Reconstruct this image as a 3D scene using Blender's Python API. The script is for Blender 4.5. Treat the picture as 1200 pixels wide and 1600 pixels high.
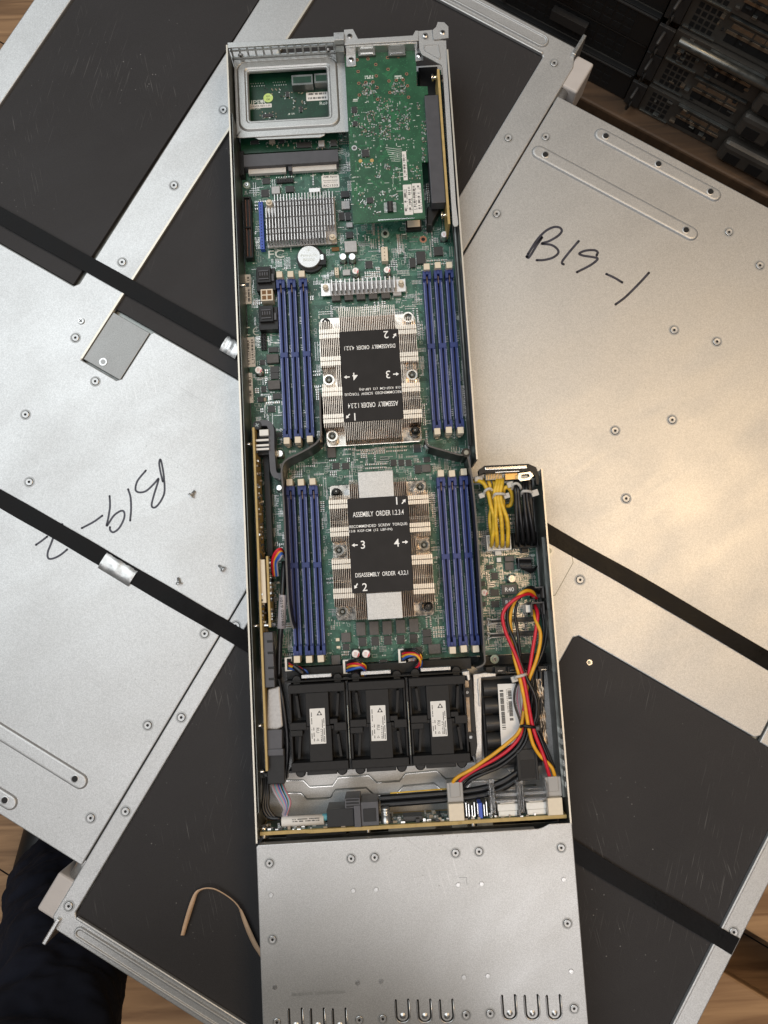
import bpy, math, random
from mathutils import Matrix, Vector
random.seed(7)
for o in list(bpy.data.objects): bpy.data.objects.remove(o)
SC = bpy.context.scene
COL = SC.collection
MM = 0.001
# ------------------------------------------------------------------ camera
FPX = 1204.0                      # focal length in pixels of the 1200x1600 photograph
CAMZ = 612.0                      # camera height over the chassis tops, mm
_y = Vector((-615, 10570, -1204)).normalized()
_x = Vector((10570, 615, 0)).normalized()
_z = _x.cross(_y)
RW = Matrix((_x, _y, _z))         # camera axes -> world axes
cam = bpy.data.cameras.new('camera'); camo = bpy.data.objects.new('camera', cam); COL.objects.link(camo)
cam.sensor_fit = 'VERTICAL'; cam.sensor_height = 36.0; cam.sensor_width = 27.0
cam.lens = FPX / 1600 * 36.0
cam.clip_start = 0.02; cam.clip_end = 60
camo.matrix_world = Matrix.Translation((0, 0, CAMZ * MM)) @ RW.to_4x4()
SC.camera = camo
# ------------------------------------------------------------------ world, lamps, exposure
w = bpy.data.worlds.new('World'); SC.world = w; w.use_nodes = True
bg = w.node_tree.nodes['Background']; bg.inputs[0].default_value = (0.88, 0.93, 1.0, 1); bg.inputs[1].default_value = 0.06
def lamp(name, loc, target, size, size_y, power, color):
    l = bpy.data.lights.new(name, 'AREA'); l.shape = 'RECTANGLE'; l.size = size; l.size_y = size_y
    l.energy = power; l.color = color
    o = bpy.data.objects.new(name, l); COL.objects.link(o)
    o.location = loc; o.rotation_euler = (Vector(target) - Vector(loc)).to_track_quat('-Z', 'Y').to_euler()
    return o
lamp('ceiling_panel_light', (-1.0, 0.85, 2.0), (-0.1, 0.1, 0), 2.1, 1.8, 36, (0.92, 0.97, 1.0))
lamp('warm_ceiling_light', (0.90, 0.20, 2.0), (0.1, 0.1, 0), 0.7, 0.7, 16.5, (1.0, 0.71, 0.42))
lamp('rear_fill_light', (-0.1, -1.15, 2.25), (0.0, -0.1, 0), 2.2, 1.0, 23, (1.0, 0.97, 0.97))  # unseen fill lamp, added to brighten the drive bay lid
SC.view_settings.view_transform = 'Standard'; SC.view_settings.look = 'None'
SC.view_settings.gamma = 1.0; SC.view_settings.exposure = 0.0
SC.view_settings.use_curve_mapping = False

# ------------------------------------------------------------------ helpers
def U(px, py, h=0.0):
    """photo pixel -> (x, y) in mm on the level plane at height h mm"""
    d = RW @ Vector(((px - 600) / FPX, -(py - 800) / FPX, -1.0))
    t = (h - CAMZ) / d.z
    return (t * d.x, t * d.y)
def SP(px, py, h):
    """mm per pixel there"""
    d = RW @ Vector(((px - 600) / FPX, -(py - 800) / FPX, -1.0))
    return (h - CAMZ) / d.z / FPX
def U3(px, py, h): a = U(px, py, h); return (a[0], a[1], h)
ANG = math.radians(33.5); CA, SA = math.cos(ANG), math.sin(ANG)
def CH(u, v): return (u * CA + v * SA, -u * SA + v * CA)      # axes of the two chassis below
def UV(px, py, h=0):
    x, y = U(px, py, h); return (x * CA - y * SA, x * SA + y * CA)

_font_cache = {}
def glyph(s):
    if s in _font_cache: return _font_cache[s]
    c = bpy.data.curves.new('lettering', 'FONT'); c.body = s; c.resolution_u = 3
    c.align_x = 'CENTER'; c.offset = 0.005
    o = bpy.data.objects.new('lettering', c); COL.objects.link(o)
    dg = bpy.context.evaluated_depsgraph_get(); m = o.evaluated_get(dg).to_mesh()
    vs = [(v.co.x, v.co.y) for v in m.vertices]; fs = [tuple(p.vertices) for p in m.polygons]
    o.evaluated_get(dg).to_mesh_clear()
    bpy.data.objects.remove(o); bpy.data.curves.remove(c)
    x0 = min(v[0] for v in vs); x1 = max(v[0] for v in vs); y0 = min(v[1] for v in vs); y1 = max(v[1] for v in vs)
    vs = [((x - (x0 + x1) / 2) / max(x1 - x0, 1e-6), (y - (y0 + y1) / 2) / max(y1 - y0, 1e-6)) for x, y in vs]
    _font_cache[s] = (vs, fs, (x1 - x0) / max(y1 - y0, 1e-6)); return _font_cache[s]

class MB:
    def __init__(self): self.v = []; self.f = []; self.m = []; self.s = []
    def add(self, vs, fs, m=0, smooth=False):
        n = len(self.v); self.v.extend(vs)
        for f in fs: self.f.append(tuple(i + n for i in f)); self.m.append(m); self.s.append(smooth)
        return self
    def box(self, x0, x1, y0, y1, z0, z1, m=0):
        vs = [(x0,y0,z0),(x1,y0,z0),(x1,y1,z0),(x0,y1,z0),(x0,y0,z1),(x1,y0,z1),(x1,y1,z1),(x0,y1,z1)]
        return self.add(vs, [(3,2,1,0),(4,5,6,7),(0,1,5,4),(1,2,6,5),(2,3,7,6),(3,0,4,7)], m)
    def boxc(self, cx, cy, sx, sy, z0, z1, m=0, rot=0.0, taper=1.0):
        c, s = math.cos(rot), math.sin(rot); vs = []
        for z, k in ((z0, 1.0), (z1, taper)):
            for a, b in ((-1,-1),(1,-1),(1,1),(-1,1)):
                x, y = a * sx / 2 * k, b * sy / 2 * k
                vs.append((cx + x * c - y * s, cy + x * s + y * c, z))
        return self.add(vs, [(3,2,1,0),(4,5,6,7),(0,1,5,4),(1,2,6,5),(2,3,7,6),(3,0,4,7)], m)
    def pbox(self, px, py, w, h, z0, z1, m=0, taper=1.0):
        x, y = U(px, py, z1); k = SP(px, py, z1)
        return self.boxc(x, y, w * k, h * k, z0, z1, m, 0, taper)
    def quad(self, x0, x1, y0, y1, z, m=0):
        return self.add([(x0,y0,z),(x1,y0,z),(x1,y1,z),(x0,y1,z)], [(0,1,2,3)], m)
    def sheet(self, poly, z, m=0): return self.add([(x, y, z) for x, y in poly], [tuple(range(len(poly)))], m)
    def prism(self, poly, z0, z1, m=0, ms=None, grow=0.0):
        a = sum(poly[i][0] * poly[(i+1) % len(poly)][1] - poly[(i+1) % len(poly)][0] * poly[i][1] for i in range(len(poly)))
        if a < 0: poly = poly[::-1]
        n = len(poly)
        vs = [(x, y, z0) for x, y in poly] + [(x, y, z1) for x, y in poly]
        self.add(vs, [(i, (i+1) % n, n + (i+1) % n, n + i) for i in range(n)], m if ms is None else ms)
        k = len(self.v) - 2*n
        self.f.append(tuple(range(k+n, k+2*n))); self.m.append(m); self.s.append(False)
        self.f.append(tuple(range(k, k+n))[::-1]); self.m.append(m); self.s.append(False)
        return self
    def ring(self, outer, inner, z0, z1, m=0):
        n = len(outer)
        vs = [(x, y, z) for z in (z0, z1) for L in (outer, inner) for x, y in L]     # outer0, inner0, outer1, inner1
        fs = []
        for i in range(n):
            k = (i+1) % n
            fs += [(2*n+i, 2*n+k, 3*n+k, 3*n+i), (n+i, n+k, k, i), (i, k, 2*n+k, 2*n+i), (3*n+i, 3*n+k, n+k, n+i)]
        return self.add(vs, fs, m)
    def loft(self, loops, m=0, cap=True, smooth=False):
        """loops: lists of (x,y,z), same count"""
        n = len(loops[0]); vs = [p for l in loops for p in l]; fs = []
        for k in range(len(loops) - 1):
            for i in range(n): fs.append((k*n + i, k*n + (i+1) % n, (k+1)*n + (i+1) % n, (k+1)*n + i))
        self.add(vs, fs, m, smooth)
        if cap: self.f.append(tuple(range(len(self.v)-n, len(self.v)))); self.m.append(m); self.s.append(False)
        return self
    def cyl(self, cx, cy, r, z0, z1, m=0, n=16, r2=None, cap=True, mt=None):
        if r2 is None: r2 = r
        a = [(math.cos(2*math.pi*i/n), math.sin(2*math.pi*i/n)) for i in range(n)]
        vs = [(cx + r*x, cy + r*y, z0) for x, y in a] + [(cx + r2*x, cy + r2*y, z1) for x, y in a]
        self.add(vs, [(i, (i+1) % n, n + (i+1) % n, n + i) for i in range(n)], m, True)
        if cap: self.add([(cx + r2*x, cy + r2*y, z1) for x, y in a], [tuple(range(n))], m if mt is None else mt)
        return self
    def annulus(self, cx, cy, r0, r1, z0, z1, m=0, n=20):
        """sloped ring from radius r0 at z0 to r1 at z1"""
        a = [(math.cos(2*math.pi*i/n), math.sin(2*math.pi*i/n)) for i in range(n)]
        vs = [(cx + r0*x, cy + r0*y, z0) for x, y in a] + [(cx + r1*x, cy + r1*y, z1) for x, y in a]
        return self.add(vs, [(i, (i+1) % n, n + (i+1) % n, n + i) for i in range(n)], m, True)
    def disc(self, cx, cy, r, z, m=0, n=12):
        return self.add([(cx + r*math.cos(2*math.pi*i/n), cy + r*math.sin(2*math.pi*i/n), z) for i in range(n)], [tuple(range(n))], m)
    def tube(self, pts, r, m=0, n=8, closed=False):
        P = [Vector(p) for p in pts]; loops = []
        up = Vector((0.013, 0.021, 1)).normalized()
        for i, p in enumerate(P):
            t = (P[min(i+1, len(P)-1)] - P[max(i-1, 0)])
            if t.length < 1e-6: t = Vector((1, 0, 0))
            t.normalize(); a = t.cross(up)
            if a.length < 1e-3: a = t.cross(Vector((0, 1, 0)))
            a.normalize(); b = a.cross(t)
            rr = r[i] if isinstance(r, (list, tuple)) else r
            loops.append([tuple(p + a * (rr * math.cos(2*math.pi*k/n)) + b * (rr * math.sin(2*math.pi*k/n))) for k in range(n)])
        self.loft(loops, m, cap=True, smooth=True)
        self.add(list(loops[0])[::-1], [tuple(range(n))], m)
        return self
    def stroke(self, pts, wd, z, m=0):
        """flat line drawn on a surface"""
        L = []; R = []
        for i, p in enumerate(pts):
            a = pts[max(i-1, 0)]; b = pts[min(i+1, len(pts)-1)]
            dx, dy = b[0]-a[0], b[1]-a[1]; l = math.hypot(dx, dy) or 1
            ww = wd[i] if isinstance(wd, (list, tuple)) else wd
            nx, ny = -dy/l*ww/2, dx/l*ww/2
            L.append((p[0]+nx, p[1]+ny, z)); R.append((p[0]-nx, p[1]-ny, z))
        n = len(pts)
        return self.add(R + L, [(i, i+1, n+i+1, n+i) for i in range(n-1)], m)
    def wall(self, path, t, z0, z1, m=0, mt=None):
        """thin upright sheet following a path; mt = material of its top edge"""
        L = []; R = []
        for i, p in enumerate(path):
            a = path[max(i-1, 0)]; b = path[min(i+1, len(path)-1)]
            dx, dy = b[0]-a[0], b[1]-a[1]; l = math.hypot(dx, dy) or 1
            nx, ny = -dy/l*t/2, dx/l*t/2
            L.append((p[0]+nx, p[1]+ny)); R.append((p[0]-nx, p[1]-ny))
        n = len(path)
        vs = [(x, y, z0) for x, y in R] + [(x, y, z0) for x, y in L] + [(x, y, z1) for x, y in R] + [(x, y, z1) for x, y in L]
        fs = []
        for i in range(n-1): fs += [(i, i+1, 2*n+i+1, 2*n+i), (n+i+1, n+i, 3*n+i, 3*n+i+1)]
        fs += [(n, 0, 2*n, 3*n), (n-1, 2*n-1, 4*n-1, 3*n-1)]
        self.add(vs, fs, m)
        return self.add([(x, y, z1) for x, y in R] + [(x, y, z1) for x, y in L], [(i, i+1, n+i+1, n+i) for i in range(n-1)], m if mt is None else mt)
    def text(self, s, cx, cy, z, wd=None, ht=None, rot=0.0, m=0):
        vs, fs, asp = glyph(s)
        if wd is None: wd = ht * asp
        if ht is None: ht = wd / asp
        c, sn = math.cos(rot), math.sin(rot); out = []
        for x, y in vs:
            x *= wd; y *= ht; out.append((cx + x*c - y*sn, cy + x*sn + y*c, z))
        return self.add(out, fs, m)
    def ptext(self, s, px, py, z, wpx=None, hpx=None, rot=0.0, m=0):
        x, y = U(px, py, z); k = SP(px, py, z)
        return self.text(s, x, y, z, wpx*k if wpx else None, hpx*k if hpx else None, rot, m)
    def ticks(self, x0, x1, y0, y1, z, m=0, along='x', fill=0.6, rnd=None):
        """a row of print too small to read"""
        r = rnd or random; t = 0.0
        L = (x1-x0) if along == 'x' else (y1-y0)
        while t < L:
            a = r.uniform(0.25, 0.9)
            if r.random() < fill:
                b = min(t + a*0.8, L)
                if along == 'x': self.quad(x0+t, x0+b, y0, y1, z, m)
                else: self.quad(x0, x1, y0+t, y0+b, z, m)
            t += a
        return self
    def build(self, name, mats, parent=None, origin=None, bevel=0.0, segs=2):
        if not isinstance(mats, (list, tuple)): mats = [mats]
        if origin is None:
            xs = [v[0] for v in self.v]; ys = [v[1] for v in self.v]; zs = [v[2] for v in self.v]
            origin = ((min(xs)+max(xs))/2, (min(ys)+max(ys))/2, min(zs))
        me = bpy.data.meshes.new(name)
        me.from_pydata([((x-origin[0])*MM, (y-origin[1])*MM, (z-origin[2])*MM) for x, y, z in self.v], [], self.f)
        for mt in mats: me.materials.append(mt)
        me.polygons.foreach_set('material_index', self.m); me.polygons.foreach_set('use_smooth', self.s)
        me.update()
        o = bpy.data.objects.new(name, me); COL.objects.link(o)
        W[o.name] = Vector(origin) * MM
        if parent is not None:
            o.parent = parent; o.location = W[o.name] - W[parent.name]
        else: o.location = W[o.name]
        if bevel:
            b = o.modifiers.new('bevel', 'BEVEL'); b.width = bevel*MM; b.segments = segs; b.limit_method = 'ANGLE'; b.angle_limit = math.radians(40)
        return o
W = {}
def empty(name, x, y, z=0.0):
    o = bpy.data.objects.new(name, None); COL.objects.link(o); o.location = Vector((x, y, z)) * MM
    o.empty_display_size = 0.02; W[o.name] = o.location.copy(); return o
def tag(o, label=None, cat=None, group=None, kind=None):
    if label: o['label'] = label
    if cat: o['category'] = cat
    if group: o['group'] = group
    if kind: o['kind'] = kind
    return o
KIDS = {}
def kids(o): return [c for c in bpy.data.objects if c.parent == o]
def dup(o, dx, dy, dz=0.0, rot=0.0, parent=None):
    """copy of a part and its sub-parts, moved by mm"""
    c = o.copy(); COL.objects.link(c)
    c.location = o.location + Vector((dx, dy, dz)) * MM; c.rotation_euler = (0, 0, rot)
    if parent is not None: c.parent = parent
    for k in kids(o):
        d = k.copy(); COL.objects.link(d); d.parent = c
        for g in kids(k):
            e = g.copy(); COL.objects.link(e); e.parent = d
    return c
def arc(cx, cy, r, a0, a1, n):
    return [(cx + r*math.cos(math.radians(a0 + (a1-a0)*i/n)), cy + r*math.sin(math.radians(a0 + (a1-a0)*i/n))) for i in range(n+1)]
def rrect(x0, x1, y0, y1, r, n=5):
    return arc(x1-r, y1-r, r, 0, 90, n) + arc(x0+r, y1-r, r, 90, 180, n) + arc(x0+r, y0+r, r, 180, 270, n) + arc(x1-r, y0+r, r, 270, 360, n)
def spline(pts, k=6):
    P = [Vector(p) for p in pts]; P = [P[0]*2 - P[1]] + P + [P[-1]*2 - P[-2]]; out = []
    for i in range(1, len(P)-2):
        for j in range(k):
            t = j/k; a, b, c, d = P[i-1], P[i], P[i+1], P[i+2]
            out.append(0.5*((2*b) + (c-a)*t + (2*a-5*b+4*c-d)*t*t + (3*b-a-3*c+d)*t*t*t))
    out.append(P[-2]); return [tuple(p) for p in out]

# ------------------------------------------------------------------ materials
def mat(name, col, rough=0.5, metal=0.0, spec=0.5, var=0.0, vscale=400.0, bump=0.0, bscale=900.0, rvar=0.0, trans=0.0, coat=0.0):
    m = bpy.data.materials.new(name); m.use_nodes = True; nt = m.node_tree; p = nt.nodes['Principled BSDF']
    p.inputs['Base Color'].default_value = (*col, 1); p.inputs['Roughness'].default_value = rough
    p.inputs['Metallic'].default_value = metal; p.inputs['Specular IOR Level'].default_value = spec
    p.inputs['Transmission Weight'].default_value = trans; p.inputs['Coat Weight'].default_value = coat
    tc = nt.nodes.new('ShaderNodeTexCoord')
    if var or rvar:
        n = nt.nodes.new('ShaderNodeTexNoise'); n.inputs['Scale'].default_value = vscale; n.inputs['Detail'].default_value = 5
        nt.links.new(tc.outputs['Object'], n.inputs['Vector'])
        if var:
            r = nt.nodes.new('ShaderNodeValToRGB')
            r.color_ramp.elements[0].position = 0.3; r.color_ramp.elements[1].position = 0.7
            r.color_ramp.elements[0].color = (*[max(c*(1-var), 0) for c in col], 1); r.color_ramp.elements[1].color = (*[min(c*(1+var), 1) for c in col], 1)
            nt.links.new(n.outputs['Fac'], r.inputs['Fac']); nt.links.new(r.outputs['Color'], p.inputs['Base Color'])
        if rvar:
            mr = nt.nodes.new('ShaderNodeMapRange'); mr.inputs[1].default_value = 0.3; mr.inputs[2].default_value = 0.7
            mr.inputs[3].default_value = max(rough-rvar, 0.03); mr.inputs[4].default_value = min(rough+rvar, 1)
            nt.links.new(n.outputs['Fac'], mr.inputs[0]); nt.links.new(mr.outputs[0], p.inputs['Roughness'])
    if bump:
        n2 = nt.nodes.new('ShaderNodeTexNoise'); n2.inputs['Scale'].default_value = bscale; n2.inputs['Detail'].default_value = 3
        nt.links.new(tc.outputs['Object'], n2.inputs['Vector'])
        b = nt.nodes.new('ShaderNodeBump'); b.inputs['Strength'].default_value = bump; b.inputs['Distance'].default_value = 0.0006
        nt.links.new(n2.outputs['Fac'], b.inputs['Height']); nt.links.new(b.outputs['Normal'], p.inputs['Normal'])
    return m
def scratched(name, col, dark, light, rough, metal, spec=0.5, spangle=True, amount=0.5, spots=0.5):
    """sheet with fine grain, smudges and long thin scratches"""
    m = bpy.data.materials.new(name); m.use_nodes = True; nt = m.node_tree; N = nt.nodes; L = nt.links; p = N['Principled BSDF']
    tc = N.new('ShaderNodeTexCoord')
    def noise(scale, detail=4, dist=0.0, vec=None, rgh=0.55):
        n = N.new('ShaderNodeTexNoise'); n.inputs['Scale'].default_value = scale; n.inputs['Detail'].default_value = detail
        n.inputs['Distortion'].default_value = dist; n.inputs['Roughness'].default_value = rgh
        L.new(vec if vec else tc.outputs['Object'], n.inputs['Vector']); return n
    def ramp(src, a, b, ca=(0,0,0,1), cb=(1,1,1,1)):
        r = N.new('ShaderNodeValToRGB'); r.color_ramp.elements[0].position = a; r.color_ramp.elements[1].position = b
        r.color_ramp.elements[0].color = ca; r.color_ramp.elements[1].color = cb; L.new(src, r.inputs['Fac']); return r
    def mix(fac, a, b):
        x = N.new('ShaderNodeMix'); x.data_type = 'RGBA'
        if isinstance(fac, float): x.inputs[0].default_value = fac
        else: L.new(fac, x.inputs[0])
        for s, i in ((a, 6), (b, 7)):
            if isinstance(s, tuple): x.inputs[i].default_value = (*s, 1)
            else: L.new(s, x.inputs[i])
        return x.outputs[2]
    grain = noise(1500 if spangle else 2600, 2)
    c = mix(ramp(grain.outputs['Fac'], 0.38, 0.62).outputs['Color'], tuple(k*(0.86 if spangle else 0.74) for k in col), tuple(min(k*(1.09 if spangle else 1.25), 1) for k in col))
    blot = noise(9, 5, 0.6)
    c = mix(ramp(blot.outputs['Fac'], 0.42, 0.72, (0,0,0,1), (amount*0.35,)*3 + (1,)).outputs['Color'], c, dark)
    # long scratches: stretched, rotated noise masked by a large noise
    for k, (ang, sx, sy) in enumerate(((1.25, 26, 900), (-0.62, 14, 1100), (1.75, 34, 800))):
        mp = N.new('ShaderNodeMapping'); mp.vector_type = 'TEXTURE'; mp.inputs['Rotation'].default_value = (0, 0, ang); mp.inputs['Scale'].default_value = (1/sx, 1/sy, 1)
        mp.inputs['Location'].default_value = (k*3.1, k*1.7, 0)
        L.new(tc.outputs['Object'], mp.inputs['Vector'])
        n = noise(1.0, 2, 0.25, mp.outputs['Vector'])
        msk = noise(7 + 3*k, 3)
        mm = N.new('ShaderNodeMath'); mm.operation = 'MULTIPLY'
        L.new(ramp(n.outputs['Fac'], 0.635, 0.70).outputs['Color'], mm.inputs[0]); L.new(ramp(msk.outputs['Fac'], 0.52, 0.68, (0,0,0,1), (amount,)*3+(1,)).outputs['Color'], mm.inputs[1])
        c = mix(mm.outputs[0], c, light if k != 1 else dark)
    # specks
    v = N.new('ShaderNodeTexVoronoi'); v.inputs['Scale'].default_value = 150; L.new(tc.outputs['Object'], v.inputs['Vector'])
    sp = ramp(v.outputs['Distance'], 0.05, 0.09, (1,1,1,1), (0,0,0,1)); msk = noise(11, 4)
    mm = N.new('ShaderNodeMath'); mm.operation = 'MULTIPLY'; L.new(sp.outputs['Color'], mm.inputs[0])
    L.new(ramp(msk.outputs['Fac'], 0.50, 0.62, (0,0,0,1), (spots,)*3+(1,)).outputs['Color'], mm.inputs[1])
    c = mix(mm.outputs[0], c, light if not spangle else dark)
    L.new(c, p.inputs['Base Color'])
    p.inputs['Metallic'].default_value = metal; p.inputs['Specular IOR Level'].default_value = spec
    smear = noise(1.0, 4, 0.8, None); mp2 = N.new('ShaderNodeMapping'); mp2.vector_type = 'TEXTURE'; mp2.inputs['Rotation'].default_value = (0, 0, 0.5); mp2.inputs['Scale'].default_value = (1/9, 1/34, 1)
    L.new(tc.outputs['Object'], mp2.inputs['Vector']); L.new(mp2.outputs['Vector'], smear.inputs['Vector'])
    mr = N.new('ShaderNodeMapRange'); mr.inputs[1].default_value = 0.36; mr.inputs[2].default_value = 0.66
    mr.inputs[3].default_value = rough - 0.035; mr.inputs[4].default_value = rough + 0.055
    av = N.new('ShaderNodeMath'); av.operation = 'MULTIPLY_ADD'; av.inputs[1].default_value = 0.5; L.new(blot.outputs['Fac'], av.inputs[0])
    hf = N.new('ShaderNodeMath'); hf.operation = 'MULTIPLY'; hf.inputs[1].default_value = 0.5; L.new(smear.outputs['Fac'], hf.inputs[0]); L.new(hf.outputs[0], av.inputs[2])
    L.new(av.outputs[0], mr.inputs[0]); L.new(mr.outputs[0], p.inputs['Roughness'])
    b = N.new('ShaderNodeBump'); b.inputs['Strength'].default_value = 0.13; b.inputs['Distance'].default_value = 0.0004
    L.new(grain.outputs['Fac'], b.inputs['Height'])
    wv = noise(4.5, 1); b2 = N.new('ShaderNodeBump'); b2.inputs['Strength'].default_value = 0.22; b2.inputs['Distance'].default_value = 0.002
    L.new(wv.outputs['Fac'], b2.inputs['Height']); L.new(b.outputs['Normal'], b2.inputs['Normal']); L.new(b2.outputs['Normal'], p.inputs['Normal'])
    return m
M = {}
M['galv'] = scratched('galvanised_sheet', (0.515, 0.52, 0.517), (0.29, 0.29, 0.285), (0.66, 0.66, 0.66), 0.45, 0.70, amount=0.5, spots=0.8)
M['galv3'] = scratched('dull_sheet', (0.30, 0.305, 0.30), (0.2, 0.2, 0.2), (0.5, 0.5, 0.5), 0.5, 0.6, amount=0.3, spots=0.3)
M['galv2'] = scratched('bracket_sheet', (0.50, 0.51, 0.50), (0.3, 0.3, 0.3), (0.7, 0.7, 0.7), 0.42, 0.8, amount=0.3, spots=0.3)
M['film'] = scratched('black_film', (0.0295, 0.0275, 0.028), (0.015, 0.0145, 0.015), (0.16, 0.155, 0.15), 0.6, 0.0, 0.22, spangle=False, amount=0.42, spots=0.95)
M['steel'] = mat('steel', (0.55, 0.55, 0.54), 0.36, 0.9, var=0.08, vscale=900, bump=0.08, bscale=1500, rvar=0.06)
M['steeldark'] = mat('dark_steel', (0.20, 0.21, 0.20), 0.38, 0.85, var=0.15, vscale=120, rvar=0.08)
M['cutedge'] = mat('cut_edge', (0.62, 0.58, 0.50), 0.4, 0.6)
M['halo'] = mat('rivet_halo', (0.36, 0.37, 0.37), 0.55, 0.6)
M['nickel'] = mat('nickel', (0.70, 0.65, 0.58), 0.22, 1.0, rvar=0.08, vscale=300)
M['bright'] = mat('bright_metal', (0.82, 0.82, 0.80), 0.2, 1.0)
M['hole'] = mat('hole_black', (0.006, 0.006, 0.006), 0.7)
M['fin'] = mat('fin_metal', (0.76, 0.66, 0.56), 0.27, 1.0, var=0.1, vscale=60, rvar=0.08)
M['finband'] = mat('fin_fold_metal', (0.74, 0.69, 0.61), 0.38, 0.95)
M['finfloor'] = mat('shaded_gap_copper', (0.30, 0.19, 0.13), 0.4, 0.7, var=0.3, vscale=120)  # floor sheets under the fins, gap shade put into the copper colour
M['aludark'] = mat('anodised_base', (0.42, 0.40, 0.385), 0.45, 0.7)
M['block'] = mat('beige_paint', (0.46, 0.43, 0.41), 0.45, var=0.05, vscale=60)
M['alu'] = mat('aluminium', (0.66, 0.64, 0.62), 0.34, 0.95, var=0.06, vscale=300, rvar=0.06)
M['label_black'] = mat('black_label', (0.017, 0.0155, 0.0155), 0.6, spec=0.25, var=0.15, vscale=90, bump=0.05)
M['ink_white'] = mat('white_print', (0.86, 0.86, 0.84), 0.6)
M['silk'] = mat('silkscreen', (0.58, 0.63, 0.59), 0.6)
M['ink_black'] = mat('black_print', (0.02, 0.02, 0.022), 0.6)
M['marker'] = mat('marker_ink', (0.030, 0.030, 0.045), 0.45, var=0.4, vscale=150)
M['paper'] = mat('white_label', (0.68, 0.67, 0.64), 0.6, var=0.04, vscale=200)
M['blue'] = mat('blue_socket', (0.017, 0.036, 0.165), 0.42, var=0.12, vscale=200, bump=0.05)
M['bluedeep'] = mat('socket_groove', (0.005, 0.008, 0.035), 0.5)
M['contact'] = mat('socket_contact', (0.30, 0.34, 0.55), 0.4, 0.3)
M['pin'] = mat('latch_pin', (0.16, 0.12, 0.11), 0.5, 0.3)
M['socketbrown'] = mat('socket_brown', (0.16, 0.075, 0.018), 0.6)
M['ivory'] = mat('ivory_plastic', (0.66, 0.58, 0.45), 0.45, var=0.05, vscale=200)
M['white'] = mat('white_plastic', (0.70, 0.69, 0.65), 0.42, var=0.04)
M['black'] = mat('black_plastic', (0.0085, 0.0085, 0.0085), 0.42, spec=0.35, var=0.2, vscale=300, bump=0.06)
M['blackmatte'] = mat('black_fan_plastic', (0.0115, 0.011, 0.011), 0.55, spec=0.28, var=0.12, vscale=300, bump=0.12, bscale=2500)
M['grey'] = mat('grey_plastic', (0.060, 0.060, 0.068), 0.42, var=0.1, vscale=150)
M['chip'] = mat('chip_epoxy', (0.026, 0.026, 0.026), 0.45, var=0.15, vscale=600)
M['chipgrey'] = mat('grey_choke', (0.075, 0.070, 0.066), 0.5, var=0.15, vscale=600, bump=0.1)
M['choke'] = mat('silver_choke', (0.38, 0.37, 0.36), 0.42, 0.5, var=0.1, vscale=500)
M['solder'] = mat('solder', (0.72, 0.72, 0.70), 0.3, 0.9)
M['gold'] = mat('gold_contact', (0.60, 0.38, 0.15), 0.32, 0.9)
M['copper'] = mat('copper_ring', (0.42, 0.20, 0.13), 0.5, 0.4)
M['tanpcb'] = mat('board_edge', (0.42, 0.30, 0.11), 0.55, var=0.12, vscale=200)
M['ceramic'] = mat('ceramic', (0.30, 0.25, 0.19), 0.5)
M['capblue'] = mat('blue_can_top', (0.40, 0.62, 0.72), 0.3, 0.5)
M['capred'] = mat('red_print', (0.62, 0.05, 0.06), 0.45)
M['wire_y'] = mat('yellow_wire', (0.62, 0.40, 0.03), 0.45, var=0.22, vscale=260)
M['wire_o'] = mat('orange_wire', (0.66, 0.33, 0.015), 0.45, var=0.15, vscale=150)
M['wire_r'] = mat('red_wire', (0.52, 0.012, 0.03), 0.4)
M['wire_k'] = mat('black_wire', (0.008, 0.008, 0.009), 0.35)
M['wire_b'] = mat('blue_wire', (0.03, 0.10, 0.40), 0.4)
M['wire_g'] = mat('grey_wire', (0.32, 0.30, 0.32), 0.4)
M['wire_p'] = mat('pink_wire', (0.42, 0.18, 0.22), 0.4)
M['wire_t'] = mat('teal_wire', (0.10, 0.32, 0.38), 0.4)
M['tie'] = mat('nylon_tie', (0.62, 0.60, 0.56), 0.35, trans=0.3)
M['clear'] = mat('clear_plastic', (0.86, 0.86, 0.86), 0.12, trans=0.9)
M['milky'] = mat('milky_plastic', (0.62, 0.60, 0.57), 0.3, trans=0.5)
M['sticker'] = mat('green_sticker', (0.50, 0.66, 0.20), 0.5)
M['bluepart'] = mat('blue_part', (0.04, 0.09, 0.45), 0.4)
M['strap'] = mat('black_strap', (0.0055, 0.005, 0.005), 0.33, 0.0, spec=0.075, var=0.5, vscale=40, rvar=0.08, bump=0.14, bscale=420)
M['rubber'] = mat('tan_rubber', (0.50, 0.34, 0.22), 0.5, var=0.1, vscale=100)
M['darkserver'] = mat('dark_server_metal', (0.085, 0.078, 0.068), 0.45, 0.4, var=0.2, vscale=30)
M['darkhandle'] = mat('dark_handle', (0.035, 0.032, 0.03), 0.55, 0.2)
M['blackserver'] = mat('black_server_bezel', (0.010, 0.010, 0.010), 0.5)
M['foil'] = mat('wrinkled_foil', (0.34, 0.27, 0.20), 0.32, 0.8, var=0.3, vscale=60, bump=0.9, bscale=120)
M['cloth'] = mat('navy_cloth', (0.008, 0.0095, 0.017), 0.9, spec=0.2, var=0.4, vscale=14, bump=1.0, bscale=26)
M['shoe'] = mat('black_leather', (0.007, 0.007, 0.007), 0.5)

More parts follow.
